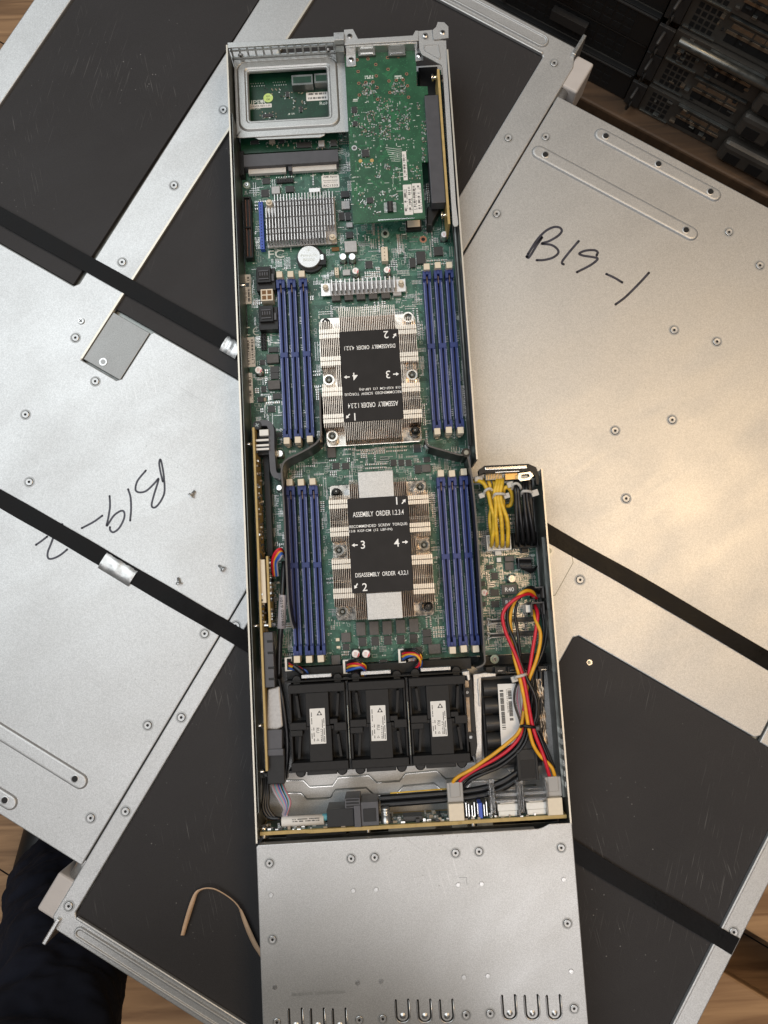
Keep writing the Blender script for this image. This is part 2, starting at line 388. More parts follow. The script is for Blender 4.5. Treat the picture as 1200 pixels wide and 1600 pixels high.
def pcb_mat(name, base, light, scale):
    m = bpy.data.materials.new(name); m.use_nodes = True; nt = m.node_tree; N = nt.nodes; L = nt.links; p = N['Principled BSDF']
    tc = N.new('ShaderNodeTexCoord')
    n = N.new('ShaderNodeTexNoise'); n.inputs['Scale'].default_value = scale; n.inputs['Detail'].default_value = 6; L.new(tc.outputs['Object'], n.inputs['Vector'])
    r = N.new('ShaderNodeValToRGB'); r.color_ramp.elements[0].position = 0.40; r.color_ramp.elements[1].position = 0.66
    r.color_ramp.elements[0].color = (*base, 1); r.color_ramp.elements[1].color = (*light, 1); L.new(n.outputs['Fac'], r.inputs['Fac'])
    v = N.new('ShaderNodeTexVoronoi'); v.inputs['Scale'].default_value = 520; L.new(tc.outputs['Object'], v.inputs['Vector'])
    r2 = N.new('ShaderNodeValToRGB'); r2.color_ramp.elements[0].position = 0.12; r2.color_ramp.elements[1].position = 0.2
    r2.color_ramp.elements[0].color = (1,1,1,1); r2.color_ramp.elements[1].color = (0,0,0,1); L.new(v.outputs['Distance'], r2.inputs['Fac'])
    x = N.new('ShaderNodeMix'); x.data_type = 'RGBA'; L.new(r2.outputs['Color'], x.inputs[0]); L.new(r.outputs['Color'], x.inputs[6])
    x.inputs[7].default_value = (*[c*2.2 for c in light], 1)
    L.new(x.outputs[2], p.inputs['Base Color']); p.inputs['Roughness'].default_value = 0.36; p.inputs['Specular IOR Level'].default_value = 0.5
    b = N.new('ShaderNodeBump'); b.inputs['Strength'].default_value = 0.15; b.inputs['Distance'].default_value = 0.0002
    L.new(n.outputs['Fac'], b.inputs['Height']); L.new(b.outputs['Normal'], p.inputs['Normal'])
    return m
M['pcb'] = pcb_mat('motherboard_green', (0.011, 0.058, 0.037), (0.030, 0.112, 0.076), 260)
M['pcbnic'] = pcb_mat('network_card_green', (0.011, 0.066, 0.029), (0.019, 0.095, 0.043), 120)
M['trace'] = mat('board_trace', (0.075, 0.20, 0.145), 0.4)
M['tracenic'] = mat('card_trace', (0.03, 0.19, 0.075), 0.4)
M['via'] = mat('via_ring', (0.34, 0.42, 0.36), 0.4, 0.3)
M['mezz'] = pcb_mat('shaded_mezzanine_green', (0.004, 0.032, 0.016), (0.006, 0.046, 0.024), 120)  # card green darkened, shade below the window plate is in the colour

def wood_mat(name, a, b, ang):
    m = bpy.data.materials.new(name); m.use_nodes = True; nt = m.node_tree; N = nt.nodes; L = nt.links; p = N['Principled BSDF']
    tc = N.new('ShaderNodeTexCoord'); mp = N.new('ShaderNodeMapping'); mp.inputs['Rotation'].default_value = (0, 0, ang); mp.inputs['Scale'].default_value = (4, 60, 8)
    L.new(tc.outputs['Object'], mp.inputs['Vector'])
    n = N.new('ShaderNodeTexNoise'); n.inputs['Scale'].default_value = 1.0; n.inputs['Detail'].default_value = 7; n.inputs['Distortion'].default_value = 1.2; L.new(mp.outputs[0], n.inputs['Vector'])
    r = N.new('ShaderNodeValToRGB'); r.color_ramp.elements[0].position = 0.3; r.color_ramp.elements[1].position = 0.72
    r.color_ramp.elements[0].color = (*a, 1); r.color_ramp.elements[1].color = (*b, 1); L.new(n.outputs['Fac'], r.inputs['Fac'])
    L.new(r.outputs['Color'], p.inputs['Base Color']); p.inputs['Roughness'].default_value = 0.65
    bp = N.new('ShaderNodeBump'); bp.inputs['Strength'].default_value = 0.3; bp.inputs['Distance'].default_value = 0.001
    L.new(n.outputs['Fac'], bp.inputs['Height']); L.new(bp.outputs['Normal'], p.inputs['Normal'])
    return m
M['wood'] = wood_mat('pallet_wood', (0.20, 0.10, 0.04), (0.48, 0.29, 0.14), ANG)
M['shadedwood'] = wood_mat('shaded_pallet_wood', (0.045, 0.026, 0.014), (0.13, 0.075, 0.04), ANG)  # darker copy of the pallet wood, deep shade put into its colour
M['floorwood'] = wood_mat('floor_wood', (0.15, 0.08, 0.036), (0.42, 0.25, 0.125), ANG)

# ================================================================== SETTING: floor
fl = MB(); 
k = 0
for i in range(-14, 15):
    v0 = i*140
    fl.add([(*CH(-2200, v0+1), -440), (*CH(2200, v0+1), -440), (*CH(2200, v0+139), -440), (*CH(-2200, v0+139), -440)], [(0,1,2,3)], 0)
fl.add([(*CH(-2600, -2600), -444), (*CH(2600, -2600), -444), (*CH(2600, 2600), -444), (*CH(-2600, 2600), -444)], [(0,1,2,3)], 1)
tag(fl.build('floor', [M['floorwood'], M['hole']], origin=(0, 0, -444)), kind='structure')

# ================================================================== the two server chassis under the node
def cbox(mb, u0, u1, v0, v1, z0, z1, m=0):
    return mb.prism([CH(u0, v0), CH(u1, v0), CH(u1, v1), CH(u0, v1)], z0, z1, m)
def cpoly(pts): return [CH(u, v) for u, v in pts]
def rivet_mesh():
    r = MB(); r.annulus(0, 0, 4.5, 3.3, 0.05, 0.10, 0); r.annulus(0, 0, 3.3, 3.0, 0.10, 0.6, 2, 20); r.annulus(0, 0, 3.0, 2.7, 0.6, 0.8, 1, 20); r.annulus(0, 0, 2.7, 1.1, 0.8, 0.7, 3); r.disc(0, 0, 1.15, 0.60, 2)
    return r
rivet_proto = None
def rivets(parent, pts, z=0.0, s=1.0):
    global rivet_proto
    for u, v in pts:
        x, y = CH(u, v)
        if rivet_proto is None:
            rivet_proto = rivet_mesh().build('rivet', [M['halo'], M['steel'], M['hole'], M['galv']], parent, origin=(0, 0, 0)); o = rivet_proto
        else:
            o = rivet_proto.copy(); COL.objects.link(o); o.parent = parent
        o.location = Vector((x, y, z))*MM - W[parent.name]; o.scale = (s, s, s)
def capsule(u0, u1, v, hw, n=8, shrink=0.0):
    h = hw - shrink
    pts = [(u1 + h*math.cos(a), v + h*math.sin(a)) for a in [math.radians(-90 + 180*i/n) for i in range(n+1)]]
    pts += [(u0 + h*math.cos(a), v + h*math.sin(a)) for a in [math.radians(90 + 180*i/n) for i in range(n+1)]]
    return cpoly(pts)
def rib(parent, u0, u1, v, hw, holes, deep=1.6):
    g = MB()
    Z = [(0.0, 0.02), (1.2, 0.9*deep), (2.4, deep)]
    g.loft([[(x, y, z) for x, y in capsule(u0, u1, v, hw, 8, s)] for s, z in Z], 0, cap=True, smooth=False)
    for hu in holes:
        x, y = CH(hu, v); g.annulus(x, y, 3.2, 2.4, deep+0.05, deep+0.3, 0, 18); g.disc(x, y, 2.4, deep+0.12, 1, 16)
    return g.build('stiffening_rib', [M['galv'], M['hole']], parent, bevel=0.3)
def lever(parent, uo, vo, sg):
    """rack ear, thumb block and its round post at the end of the front flange; sg = +1 or -1 mirrors by half a turn"""
    def b(mb, u0, u1, v0, v1, z0, z1, m=0):
        return cbox(mb, *sorted((uo+sg*u0, uo+sg*u1)), *sorted((vo+sg*v0, vo+sg*v1)), z0, z1, m)
    b(MB(), 2.0, 18.5, -31, 0.5, -42, -1.0).build('thumb_block', M['block'], parent, bevel=2.0, segs=3)
    e = MB(); b(e, -2.2, 1.2, -4, 17, -38, 3.0); e.build('rack_ear', M['steel'], parent, bevel=0.8)
    p0 = CH(uo+sg*6.5, vo-sg*47); p1 = CH(uo+sg*6.5, vo-sg*29.5)
    c = MB(); c.tube([(*p0, -8.5), (*p1, -8.5)], 5.2, 0, 18); c.build('round_post', M['steel'], parent)
HB = -262.0
film_z = -2.2
# --- chassis with the upside-down writing (left)
cx, cy = CH(-310, 100)
chA = tag(empty('server_chassis', cx, cy, HB), 'silver server chassis on the left, marked upside down in pen, four loose screws on it', 'server chassis', 'server chassis strapped side by side')
b = MB(); cbox(b, -526, -102, -292, 484, HB, -6); b.build('chassis_body', M['steeldark'], chA)
lidA = MB()
lidA.prism(cpoly([(-526, -292), (-101.4, -292), (-101.4, 92), (-277, 92), (-279, 89), (-279, 45), (-282, 42), (-316.2, 42), (-316.2, 470), (-357, 470), (-353, 96), (-356, 92), (-526, 92)]), -5, 0)
lidA.build('top_panel', M['galv'], chA, bevel=0.9)
b = MB(); b.prism(cpoly([(-316.4+0.8, 43.5), (-280, 43.5), (-280, 89.5), (-315.6, 89.5)]), -5, -0.9)
b.cyl(*CH(-300, 49.5), 3.3, -0.9, -0.3, 1, 16); b.cyl(*CH(-300, 49.5), 2.0, -0.3, -0.1, 2, 16)
b.build('lock_plate', [M['galv3'], M['steel'], M['halo']], chA, bevel=0.4)
b = MB(); cbox(b, -497.5, -358, 93, 467, -6, film_z); cbox(b, -315.5, -118.5, 93, 467, -6, film_z); b.build('black_film_panel', M['film'], chA, bevel=0.3)
b = MB(); cbox(b, -526, -498, 93, 486, -5, 0); b.build('side_frame', M['galv'], chA, bevel=0.8)
b = MB(); b.prism(cpoly([(-118, -40), (-90.6, -40) if False else (-101.2, 30)] if False else [(-118, 30), (-101.2, 30), (-101.2, 150), (-90.8, 150), (-90.8, 470), (-98, 486.5), (-497.8, 486.5), (-497.8, 468), (-121, 468), (-118, 465)]), -5, 0.0)
b.build('front_flange', M['galv'], chA, bevel=0.9)
# raised bead along the front edge
def bead(parent, u0, u1, v, hw, dz=0.0):
    g = MB(); g.loft([[(x, y, z + dz) for x, y in capsule(u0, u1, v, hw, 8, s)] for s, z in ((0, 0.02), (0.9, 1.5), (2.0, 1.5), (2.8, 0.5))], 0, cap=True)
    return g.build('front_bead', M['galv'], parent, bevel=0.25)
bead(chA, -488, -126, 477.5, 6.3)
b = MB(); cbox(b, -488, -119.5, 466.2, 468.6, -2, 1.6); b.build('bright_lip', M['galv'], chA, bevel=0.8)
b = MB(); cbox(b, -317.6, -315.9, 43, 466, -2, 0.35); b.build('cut_lip', M['cutedge'], chA)
lever(chA, -95.5, 482, 1)
rib(chA, -330, -136, -240, 6.2, [-140, -235, -326]); rib(chA, -330, -174, -280.5, 6.0, [-178, -250])
rivets(chA, [(-330.3, 55.2), (-296.3, 32.4), (-330.6, -19.5), (-297.6, -64.4), (-330.1, 208.2), (-331.8, 129.3), (-329.7, 286.9), (-113.2, -178.1), (-114.1, -258.9), (-111.9, -96.0), (-106.7, 464.6), (-107.5, 385.5)])
# --- chassis with the upright writing (right)
cx, cy = CH(130, 50)
chB = tag(empty('server_chassis', cx, cy, HB), 'silver server chassis on the right, its lid pen marked the right way up', 'server chassis', 'server chassis strapped side by side')
b = MB(); cbox(b, -89, 354, -339, 439, HB, -6); b.build('chassis_body', M['steeldark'], chB)
lidB = MB()
lidB.prism(cpoly([(-89.6, 50), (97, 50), (97, -322), (139.6, -322), (139.6, 47), (143, 50.3), (297, 50.3), (300.4, 54), (300.4, 440), (-89.6, 440)]), -5, 0)
lidB.build('top_panel', M['galv'], chB, bevel=0.9)
b = MB(); cbox(b, -86.2, 96.5, -325, 49.5, -6, film_z); cbox(b, 140.2, 339, -325, 49.8, -6, film_z); b.build('black_film_panel', M['film'], chB, bevel=0.3)
b = MB(); cbox(b, 339.4, 355, -341, 49, -5, 0); cbox(b, 302, 355, 49.2, 440, -5, -0.4); b.build('side_frame', M['galv'], chB, bevel=0.9)
b = MB(); cbox(b, 338.4, 340.6, -325, 49.5, -3, 0.9); b.build('cut_lip', M['galv'], chB, bevel=0.8)
b = MB(); b.prism(cpoly([(-86.8, 45), (-100.4, 45), (-100.4, -334), (-93, -341), (339.2, -341), (339.2, -326), (-84, -326), (-86.8, -323)]), -5, 0.0)
b.build('front_flange', M['galv'], chB, bevel=0.9)
bead(chB, -76, 330, -333.3, 4.8)
b = MB(); cbox(b, -84, 336, -326.4, -324.2, -2, 1.6); b.build('bright_lip', M['galv'], chB, bevel=0.8)
lever(chB, -95.5, -336, -1)
rib(chB, -79, 65, 387.2, 6.2, [-73, 60]); rib(chB, -41, 66, 427.2, 6.0, [-37, 13, 62])
rivets(chB, [(-94.6+14, 402.0), (-83, 321.8), (91.7, 306.9), (126.4, 315.7), (125.2, 239.7), (89.7, 208.8), (123.4, 164.5), (122.6, 89.2), (91.8, 404.2), (127.1, 391.2), (-94, -78.5), (-93.8, -159.9), (-93.6, -241.3), (-93.8, -321.4), (348.0, -84.4)])
b = MB(); b.prism(cpoly([(69, 65.2), (108.4, 65.2), (111.8, 68.6), (111.8, 98.4), (108.4, 102.8), (69, 102.8)]), 0.02, 0.12, 2); b.prism(cpoly([(70, 66), (108, 66), (111, 69), (111, 98), (108, 102), (70, 102)]), 0.13, 0.8); 
x, y = U(857, 861); b.cyl(x, y, 4.2, 0.7, 1.1, 1, 18); b.cyl(x, y, 2.3, 1.1, 1.5, 2, 14)
b.build('lock_plate', [M['galv'], M['galv2'], M['steeldark']], chB, bevel=0.4)
x, y = U(921, 1035, -2); b = MB(); b.cyl(x, y, 2.6, -2.2, -1.6, 0, 16, 2.2); b.disc(x-0.3, y, 1.4, -1.55, 1); b.build('stud', [M['bright'], M['steeldark']], chB)
# pen writing on the lids
def pen(pts, ox, oy, sc, wd=1.25, z=0.10, mb=None):
    P = [(*U(ox + a/sc, oy + c/sc, 0), 0) for a, c in pts]; P = [(p[0], p[1]) for p in spline(P, 6)]
    mb.stroke(P, wd, z, 0)
    for e in (P[0], P[-1]): mb.disc(e[0], e[1], wd*0.55, z, 0, 10)
g = MB(); zz = 0.08
for st in ([(120, 372), (170, 290), (248, 208), (200, 280), (140, 375), (120, 370)], [(130, 350), (200, 240), (270, 165), (340, 130), (390, 135), (405, 165), (370, 205), (300, 245), (240, 265), (320, 275), (370, 310), (375, 345), (330, 380), (260, 398), (202, 400)],
           [(543, 245), (470, 330), (415, 400), (408, 425), (420, 433)], [(690, 360), (698, 335), (670, 318), (600, 322), (548, 345), (580, 362), (660, 375), (698, 390), (640, 440), (530, 497)],
           [(770, 513), (830, 540), (897, 580)], [(1115, 503), (1050, 575), (930, 695), (845, 760)]):
    pen(st, 800, 330, 5.217, 2.0, zz, g); zz += 0.012
g.build('pen_writing', M['marker'], chB)
g = MB(); zz = 0.08
for st in ([(1060, 285), (1040, 200), (1030, 130), (1040, 97), (1055, 150), (1070, 250), (1075, 370), (1050, 440), (1010, 495), (980, 508), (965, 485), (985, 400), (1025, 265), (990, 300), (920, 365), (860, 378), (828, 355), (845, 280), (915, 193)],
           [(765, 352), (785, 420), (790, 520), (782, 618)], [(607, 410), (610, 500), (595, 600), (583, 665), (640, 580), (700, 537), (730, 545), (730, 600), (690, 680), (640, 718), (612, 700), (610, 675)],
           [(545, 577), (470, 630), (370, 683)], [(205, 650), (180, 655), (150, 700), (110, 810), (80, 890), (85, 940), (130, 940), (190, 910), (245, 865)], [(75, 755), (30, 790), (-20, 825)]):
    pen(st, 60, 700, 5.4545, 1.6, zz, g); zz += 0.012
g.build('pen_writing', M['marker'], chA)

# ================================================================== strapping
def strap(name, path, wd, label, clips):
    root = tag(empty(name, *U(600, 700, 0)), label, 'strap', 'black packing straps')
    P = [U(a, c, 1.0) for a, c in path]; P = [(p[0], p[1]) for p in spline([(q[0], q[1], 0) for q in P], 8)]
    n = len(P); L = []; R = []
    for i, p in enumerate(P):
        a = P[max(i-1, 0)]; c = P[min(i+1, n-1)]; dx, dy = c[0]-a[0], c[1]-a[1]; l = math.hypot(dx, dy)
        wv = wd*(1 + 0.02*math.sin(i*0.7))
        L.append((p[0]-dy/l*wv/2, p[1]+dx/l*wv/2)); R.append((p[0]+dy/l*wv/2, p[1]-dx/l*wv/2))
    zt = [1.0 + 0.25*math.sin(i*0.45) for i in range(n)]
    m = MB(); vs = [(*R[i], zt[i]) for i in range(n)] + [(*L[i], zt[i]+0.15) for i in range(n)] + [(*R[i], zt[i]-0.8) for i in range(n)] + [(*L[i], zt[i]-0.8) for i in range(n)]
    fs = []
    for i in range(n-1): fs += [(i, i+1, n+i+1, n+i), (2*n+i, 2*n+i+1, i+1, i), (n+i, n+i+1, 3*n+i+1, 3*n+i)]
    m.add(vs, fs, 0)
    # the last length turns down over the chassis edge
    e0, e1 = L[-1], R[-1]; dx, dy = P[-1][0]-P[-2][0], P[-1][1]-P[-2][1]; l = math.hypot(dx, dy); dx /= l; dy /= l
    m.add([(*e1, zt[-1]), (*e0, zt[-1]+.15), (e0[0]+dx*1.5, e0[1]+dy*1.5, -3), (e1[0]+dx*1.5, e1[1]+dy*1.5, -3), (e1[0]+dx*1.6, e1[1]+dy*1.6, -300), (e0[0]+dx*1.6, e0[1]+dy*1.6, -300)], [(0, 3, 2, 1), (3, 4, 5, 2)], 0)
    m.build('band', M['strap'], root)
    for (a, c, ln, mt) in clips:
        x0, y0 = U(a, c, 1.5); ang = -ANG - 0.01
        k = MB(); co, si = math.cos(ang), math.sin(ang); nx, ny = 11, 7; vs = []
        rr = random.Random(int(a))
        for j in range(ny):
            for i in range(nx):
                lx = (i/(nx-1)-0.5)*ln; ly = (j/(ny-1)-0.5)*(wd+1.8)
                h = 2.3 + (0.55*math.sin(i*1.3+j*0.8) + rr.uniform(-0.25, 0.25) if 0 < i < nx-1 else 0)
                if j in (0, ny-1): h = 0.25; 
                elif j in (1, ny-2): h = 1.7 + 0.4*math.sin(i*1.9)
                vs.append((x0 + lx*co - ly*si, y0 + lx*si + ly*co, h))
        k.add(vs, [(j*nx+i, j*nx+i+1, (j+1)*nx+i+1, (j+1)*nx+i) for j in range(ny-1) for i in range(nx-1)], 0, True)
        k.build('crimp_seal', mt, root)
    return root
strap('packing_strap', [(-60, 302), (0, 336), (120, 403), (240, 470), (366, 541), (600, 676), (850, 829), (1000, 914), (1200, 1032), (1330, 1108)], 13.2,
      'upper black packing strap, crossing the right lid below its pen marking', [(362, 541, 15, M['steel'])])
strap('packing_strap', [(-60, 744), (0, 779), (100, 836), (185, 886), (300, 953), (390, 1006), (640, 1160), (905, 1334), (1050, 1420), (1149, 1479)], 13.4,
      'lower black packing strap with a crumpled silver crimp seal, crossing the upside down pen marking', [(184, 889, 29, M['steel'])])

# loose screws and the rubber band
def screw(px, py, ang, tilt, label):
    x, y = U(px, py, 1.5); root = tag(empty('loose_screw', x, y, 0), label, 'screw', 'loose screws on the left lid')
    m = MB(); c, s = math.cos(ang), math.sin(ang)
    if tilt:
        m.tube([(x - c*2.6, y - s*2.6, 2.3), (x - c*1.2, y - s*1.2, 2.1)], [2.3, 2.3], 0, 14)
        m.tube([(x - c*1.2, y - s*1.2, 2.0), (x + c*2.8, y + s*2.8, 1.2)], [1.1, 1.0], 0, 10); mm = m
    else:
        m.cyl(x, y, 2.9, 0.05, 1.2, 0, 18, 2.4); m.boxc(x, y, 3.4, 0.7, 1.2, 1.32, 1, ang); m.boxc(x, y, 0.7, 3.4, 1.2, 1.33, 1, ang)
    m.build('screw_body', [M['steel'], M['hole']], root)
screw(126, 501, 0.7, False, 'loose screw lying flat by the galvanised lock plate, highest of the four screws')
screw(301, 771, 0.9, True, 'loose screw lying alone to the right of the upside down letter B')
screw(346, 887, 2.4, True, 'loose screw nearest the open server node, on the left lid')
screw(279, 908, 1.7, True, 'loose screw standing nearest the silver crimp seal of the lower strap')
rb = [(180, 700, 3.0, 4), (210, 590, 3.0, 4.6), (255, 440, 3.4, 5.2), (300, 300, 3.6, 5.0), (340, 205, 3.8, 3.8), (400, 160, 3.9, 2.6), (480, 145, 4.0, 2.6), (570, 160, 4.0, 3.0), (680, 220, 3.6, 2.6), (780, 295, 3.4, 2.4), (850, 380, 3.4, 2.8), (900, 500, 3.3, 5.2), (960, 650, 3.0, 6.2), (1030, 800, 2.4, 6.4), (1090, 900, 2, 5.8), (1150, 1000, 1.6, 5)]
m = MB(); P = spline([(*U(260 + a/7.5, 1370 + c/7.5, z), z) for a, c, z, w_ in rb], 4); Wd = []
for i in range(len(rb)-1):
    for j in range(4): Wd.append(rb[i][3] + (rb[i+1][3]-rb[i][3])*j/4)
Wd.append(rb[-1][3]); n = len(P); L = []; R = []
for i, p in enumerate(P):
    a = P[max(i-1, 0)]; c = P[min(i+1, n-1)]; dx, dy = c[0]-a[0], c[1]-a[1]; l = math.hypot(dx, dy); h = Wd[i]*0.32
    tw = 0.9 if Wd[i] < 3.2 else 0.25
    L.append((p[0]-dy/l*h, p[1]+dx/l*h, p[2]-2.0+h*2*tw)); R.append((p[0]+dy/l*h, p[1]-dx/l*h, p[2]-2.6))
m.add(R + L + [(x, y, z-0.7) for x, y, z in R] + [(x, y, z-0.7) for x, y, z in L], [f for i in range(n-1) for f in ((i, i+1, n+i+1, n+i), (2*n+i, 2*n+i+1, i+1, i), (n+i, n+i+1, 3*n+i+1, 3*n+i))], 0, True)
tag(m.build('rubber_band', M['rubber']), 'cut tan rubber band curled on the black film below the lower strap', 'rubber band')

# ================================================================== THE OPEN SERVER NODE
node = tag(empty('server_node', 10, 140, 1.5), 'open server node with green board, blue memory sockets and two black labelled heatsinks', 'server node')
X0, X1, X2 = -104.6, 72.6, 120.4        # left wall, right wall of the upper part, right wall of the lower part
YB, YS, YF, YE = 451.0, 92.5, -166.5, -345.0   # rear end, step, front end of the open part, end of the drive bay
T0, TW = 1.5, 42.0                       # floor and wall-top heights
PZ = 8.6                                 # motherboard top
# tray floor and walls
t = MB()
t.prism([(X0, YF+1), (X2, YF+1), (X2, YS), (X1, YS), (X1, YB-2), (X0, YB-2)], T0, T0+1.2)
t.build('tray_floor', M['galv'], node)
t = MB()
t.wall([(X0+0.6, YB-3), (X0+0.6, YF)], 1.2, T0+1.3, TW, 0, 1)
t.wall([(X0+1.25, YB-60), (X0+2.2, YB-60), (X0+2.2, YF+20), (X0+1.25, YF+20)], 0.5, T0+8, TW-3.0, 0)
t.build('side_wall', [M['steeldark'], M['cutedge']], node)
t = MB()
t.wall([(X1-0.6, YB-18), (X1-0.6, YS+8)], 1.2, T0+1.3, TW, 0, 1)
t.tube([(X1-2.6, YB-60, 24), (X1-2.6, YS+22, 24)], 1.6, 0, 8)
t.build('side_wall', [M['steeldark'], M['cutedge']], node)
t = MB()
t.wall([(X2-0.6, YS-2), (X2-0.6, YF)], 1.2, T0+1.3, TW, 0, 1)
t.box(X2-2.6, X2-1.2, -150, 40, 28, 30.5, 0); t.box(X2-3.2, X2-1.25, -60, -15, 14, 34, 0)
for i in range(6): t.box(X2-1.6, X2-1.22, -104-i*7.5, -100-i*7.5, 30, 38, 2)
t.build('side_wall', [M['steeldark'], M['cutedge'], M['bright']], node)
# small studs seen on the left wall
t = MB()
for px, py in ((386, 694), (398, 1134), (398, 1206), (396, 978), (374, 446)):
    x, y = U(px, py, 24); t.tube([(X0+1.3, y, 24), (X0+7.5, y, 24)], 1.5, 0, 10)
t.build('wall_stud', M['bright'], node)

# ---------------- motherboard
bx = MB(); bx.prism([(X0+3, -47), (X2-3.5, -47), (X2-3.5, 86), (X1-3, 86), (X1-3, 440), (X0+3, 440)], PZ-1.6, PZ, 0, 1)
board = bx.build('motherboard', [M['pcb'], M['tanpcb']], node)
OCC = []                                   # rectangles already used on the board
def occ(x, y, sx, sy, pad=0.5): OCC.append((x-sx/2-pad, x+sx/2+pad, y-sy/2-pad, y+sy/2+pad))
def free(x0, x1, y0, y1): return not any(x0 < b and x1 > a and y0 < d and y1 > c for a, b, c, d in OCC)
def inb(x, y): return (X0+4 < x < X1-4 and -45.5 < y < 438) or (X1-4 <= x < X2-5 and -45.5 < y < 84)
def comp(name, px, py, w, h, ht, mt='chip', bevel=0.25, parent=None, legs=True, z0=None, mark=None):
    z = PZ if z0 is None else z0
    x, y = U(px, py, z+ht); k = SP(px, py, z+ht); m = MB(); m.boxc(x, y, w*k, h*k, z+0.15, z+ht, 0)
    if legs:
        n = max(int(h*k/1.1), 2)
        for i in range(n):
            yy = y - h*k/2 + (i+0.5)*h*k/n; m.boxc(x, yy, w*k+1.3, 0.4, z+0.05, z+0.28, 1)
    if mark: m.text(mark, x, y, z+ht+0.06, w*k*0.6, None, 0, 2)
    occ(x, y, w*k+1.2, h*k+0.4)
    return m.build(name, [M[mt], M['solder'], M['ink_white']], parent or board, bevel=bevel)
def can(px, py, rpx, ht, top='capblue', z0=None, parent=None, name='capacitor'):
    z = PZ if z0 is None else z0
    x, y = U(px, py, z+ht); k = SP(px, py, z+ht); r = rpx*k; m = MB()
    m.boxc(x, y, 2.1*r, 2.1*r, z, z+0.9, 2); m.cyl(x, y, r, z+0.9, z+ht-0.35, 1, 20); m.cyl(x, y, r, z+ht-0.35, z+ht, 1, 20, r*0.92)
    if top == 'red':
        m.disc(x, y, r*0.86, z+ht+0.04, 3, 20)
        a = [(x + r*0.86*math.cos(math.radians(q)), y + r*0.86*math.sin(math.radians(q))) for q in range(-75, 30, 7)]
        m.sheet(a, z+ht+0.08, 4)
        for i in range(3): m.quad(x-r*0.4, x+r*0.25, y+r*(0.3-0.3*i)-0.12, y+r*(0.3-0.3*i)+0.12, z+ht+0.07, 4)
    else:
        m.disc(x, y, r*0.82, z+ht+0.04, 3, 20)
        a = [(x + r*0.82*math.cos(math.radians(q)), y + r*0.82*math.sin(math.radians(q))) for q in range(120, 225, 7)]
        m.sheet(a, z+ht+0.08, 0)
    occ(x, y, 2.2*r, 2.2*r)
    return m.build(name, [M['capblue'], M['alu'], M['black'], M['ink_white'] if top == 'red' else M['bright'], M['capred']], parent or board)
def screwhead(px, py, rpx, z, parent, name='screw', mt='bright'):
    x, y = U(px, py, z); k = SP(px, py, z); r = rpx*k; m = MB()
    m.cyl(x, y, r*1.55, z-0.5, z-0.45, 2, 20); m.cyl(x, y, r, z-0.5, z+0.7, 0, 20, r*0.8); m.boxc(x, y, r*1.1, r*0.24, z+0.7, z+0.76, 1, 0.6); m.boxc(x, y, r*0.24, r*1.1, z+0.7, z+0.77, 1, 0.6)
    occ(x, y, 3*r, 3*r)
    return m.build(name, [M[mt], M['hole'], M['via']], parent)
def sticker(px, py, w, h, z, parent, bars=True, name='label', mt='paper', vertical=True, texts=(), seed=1, rows=2):
    x, y = U(px, py, z); k = SP(px, py, z); sx, sy = w*k, h*k; m = MB(); r = random.Random(seed)
    m.prism(rrect(x-sx/2, x+sx/2, y-sy/2, y+sy/2, min(sx, sy)*0.1, 3), z-0.1, z, 0)
    if bars:
        if vertical:
            for i in range(rows):
                a = x - sx/2 + sx*(i+0.15)/rows; c = x - sx/2 + sx*(i+0.6)/rows
                m.ticks(a, c, y-sy*0.42, y+sy*0.42, z+0.05, 1, 'y', 0.6, r)
                m.ticks(c+sx*0.12/rows, c+sx*0.26/rows, y-sy*0.4, y+sy*0.35, z+0.05, 1, 'y', 0.45, r)
        else:
            for i in range(rows):
                a = y + sy/2 - sy*(i+0.15)/rows; c = y + sy/2 - sy*(i+0.62)/rows
                m.ticks(x-sx*0.42, x+sx*0.42, min(a, c), max(a, c), z+0.05, 1, 'x', 0.75, r)
    for s, dx, dy, wf, hf, rot in texts: m.text(s, x+dx*sx, y+dy*sy, z+0.06, wf*sx if wf else None, hf*sy if hf else None, rot, 1)
    return m.build(name, [M[mt], M['ink_black']], parent)

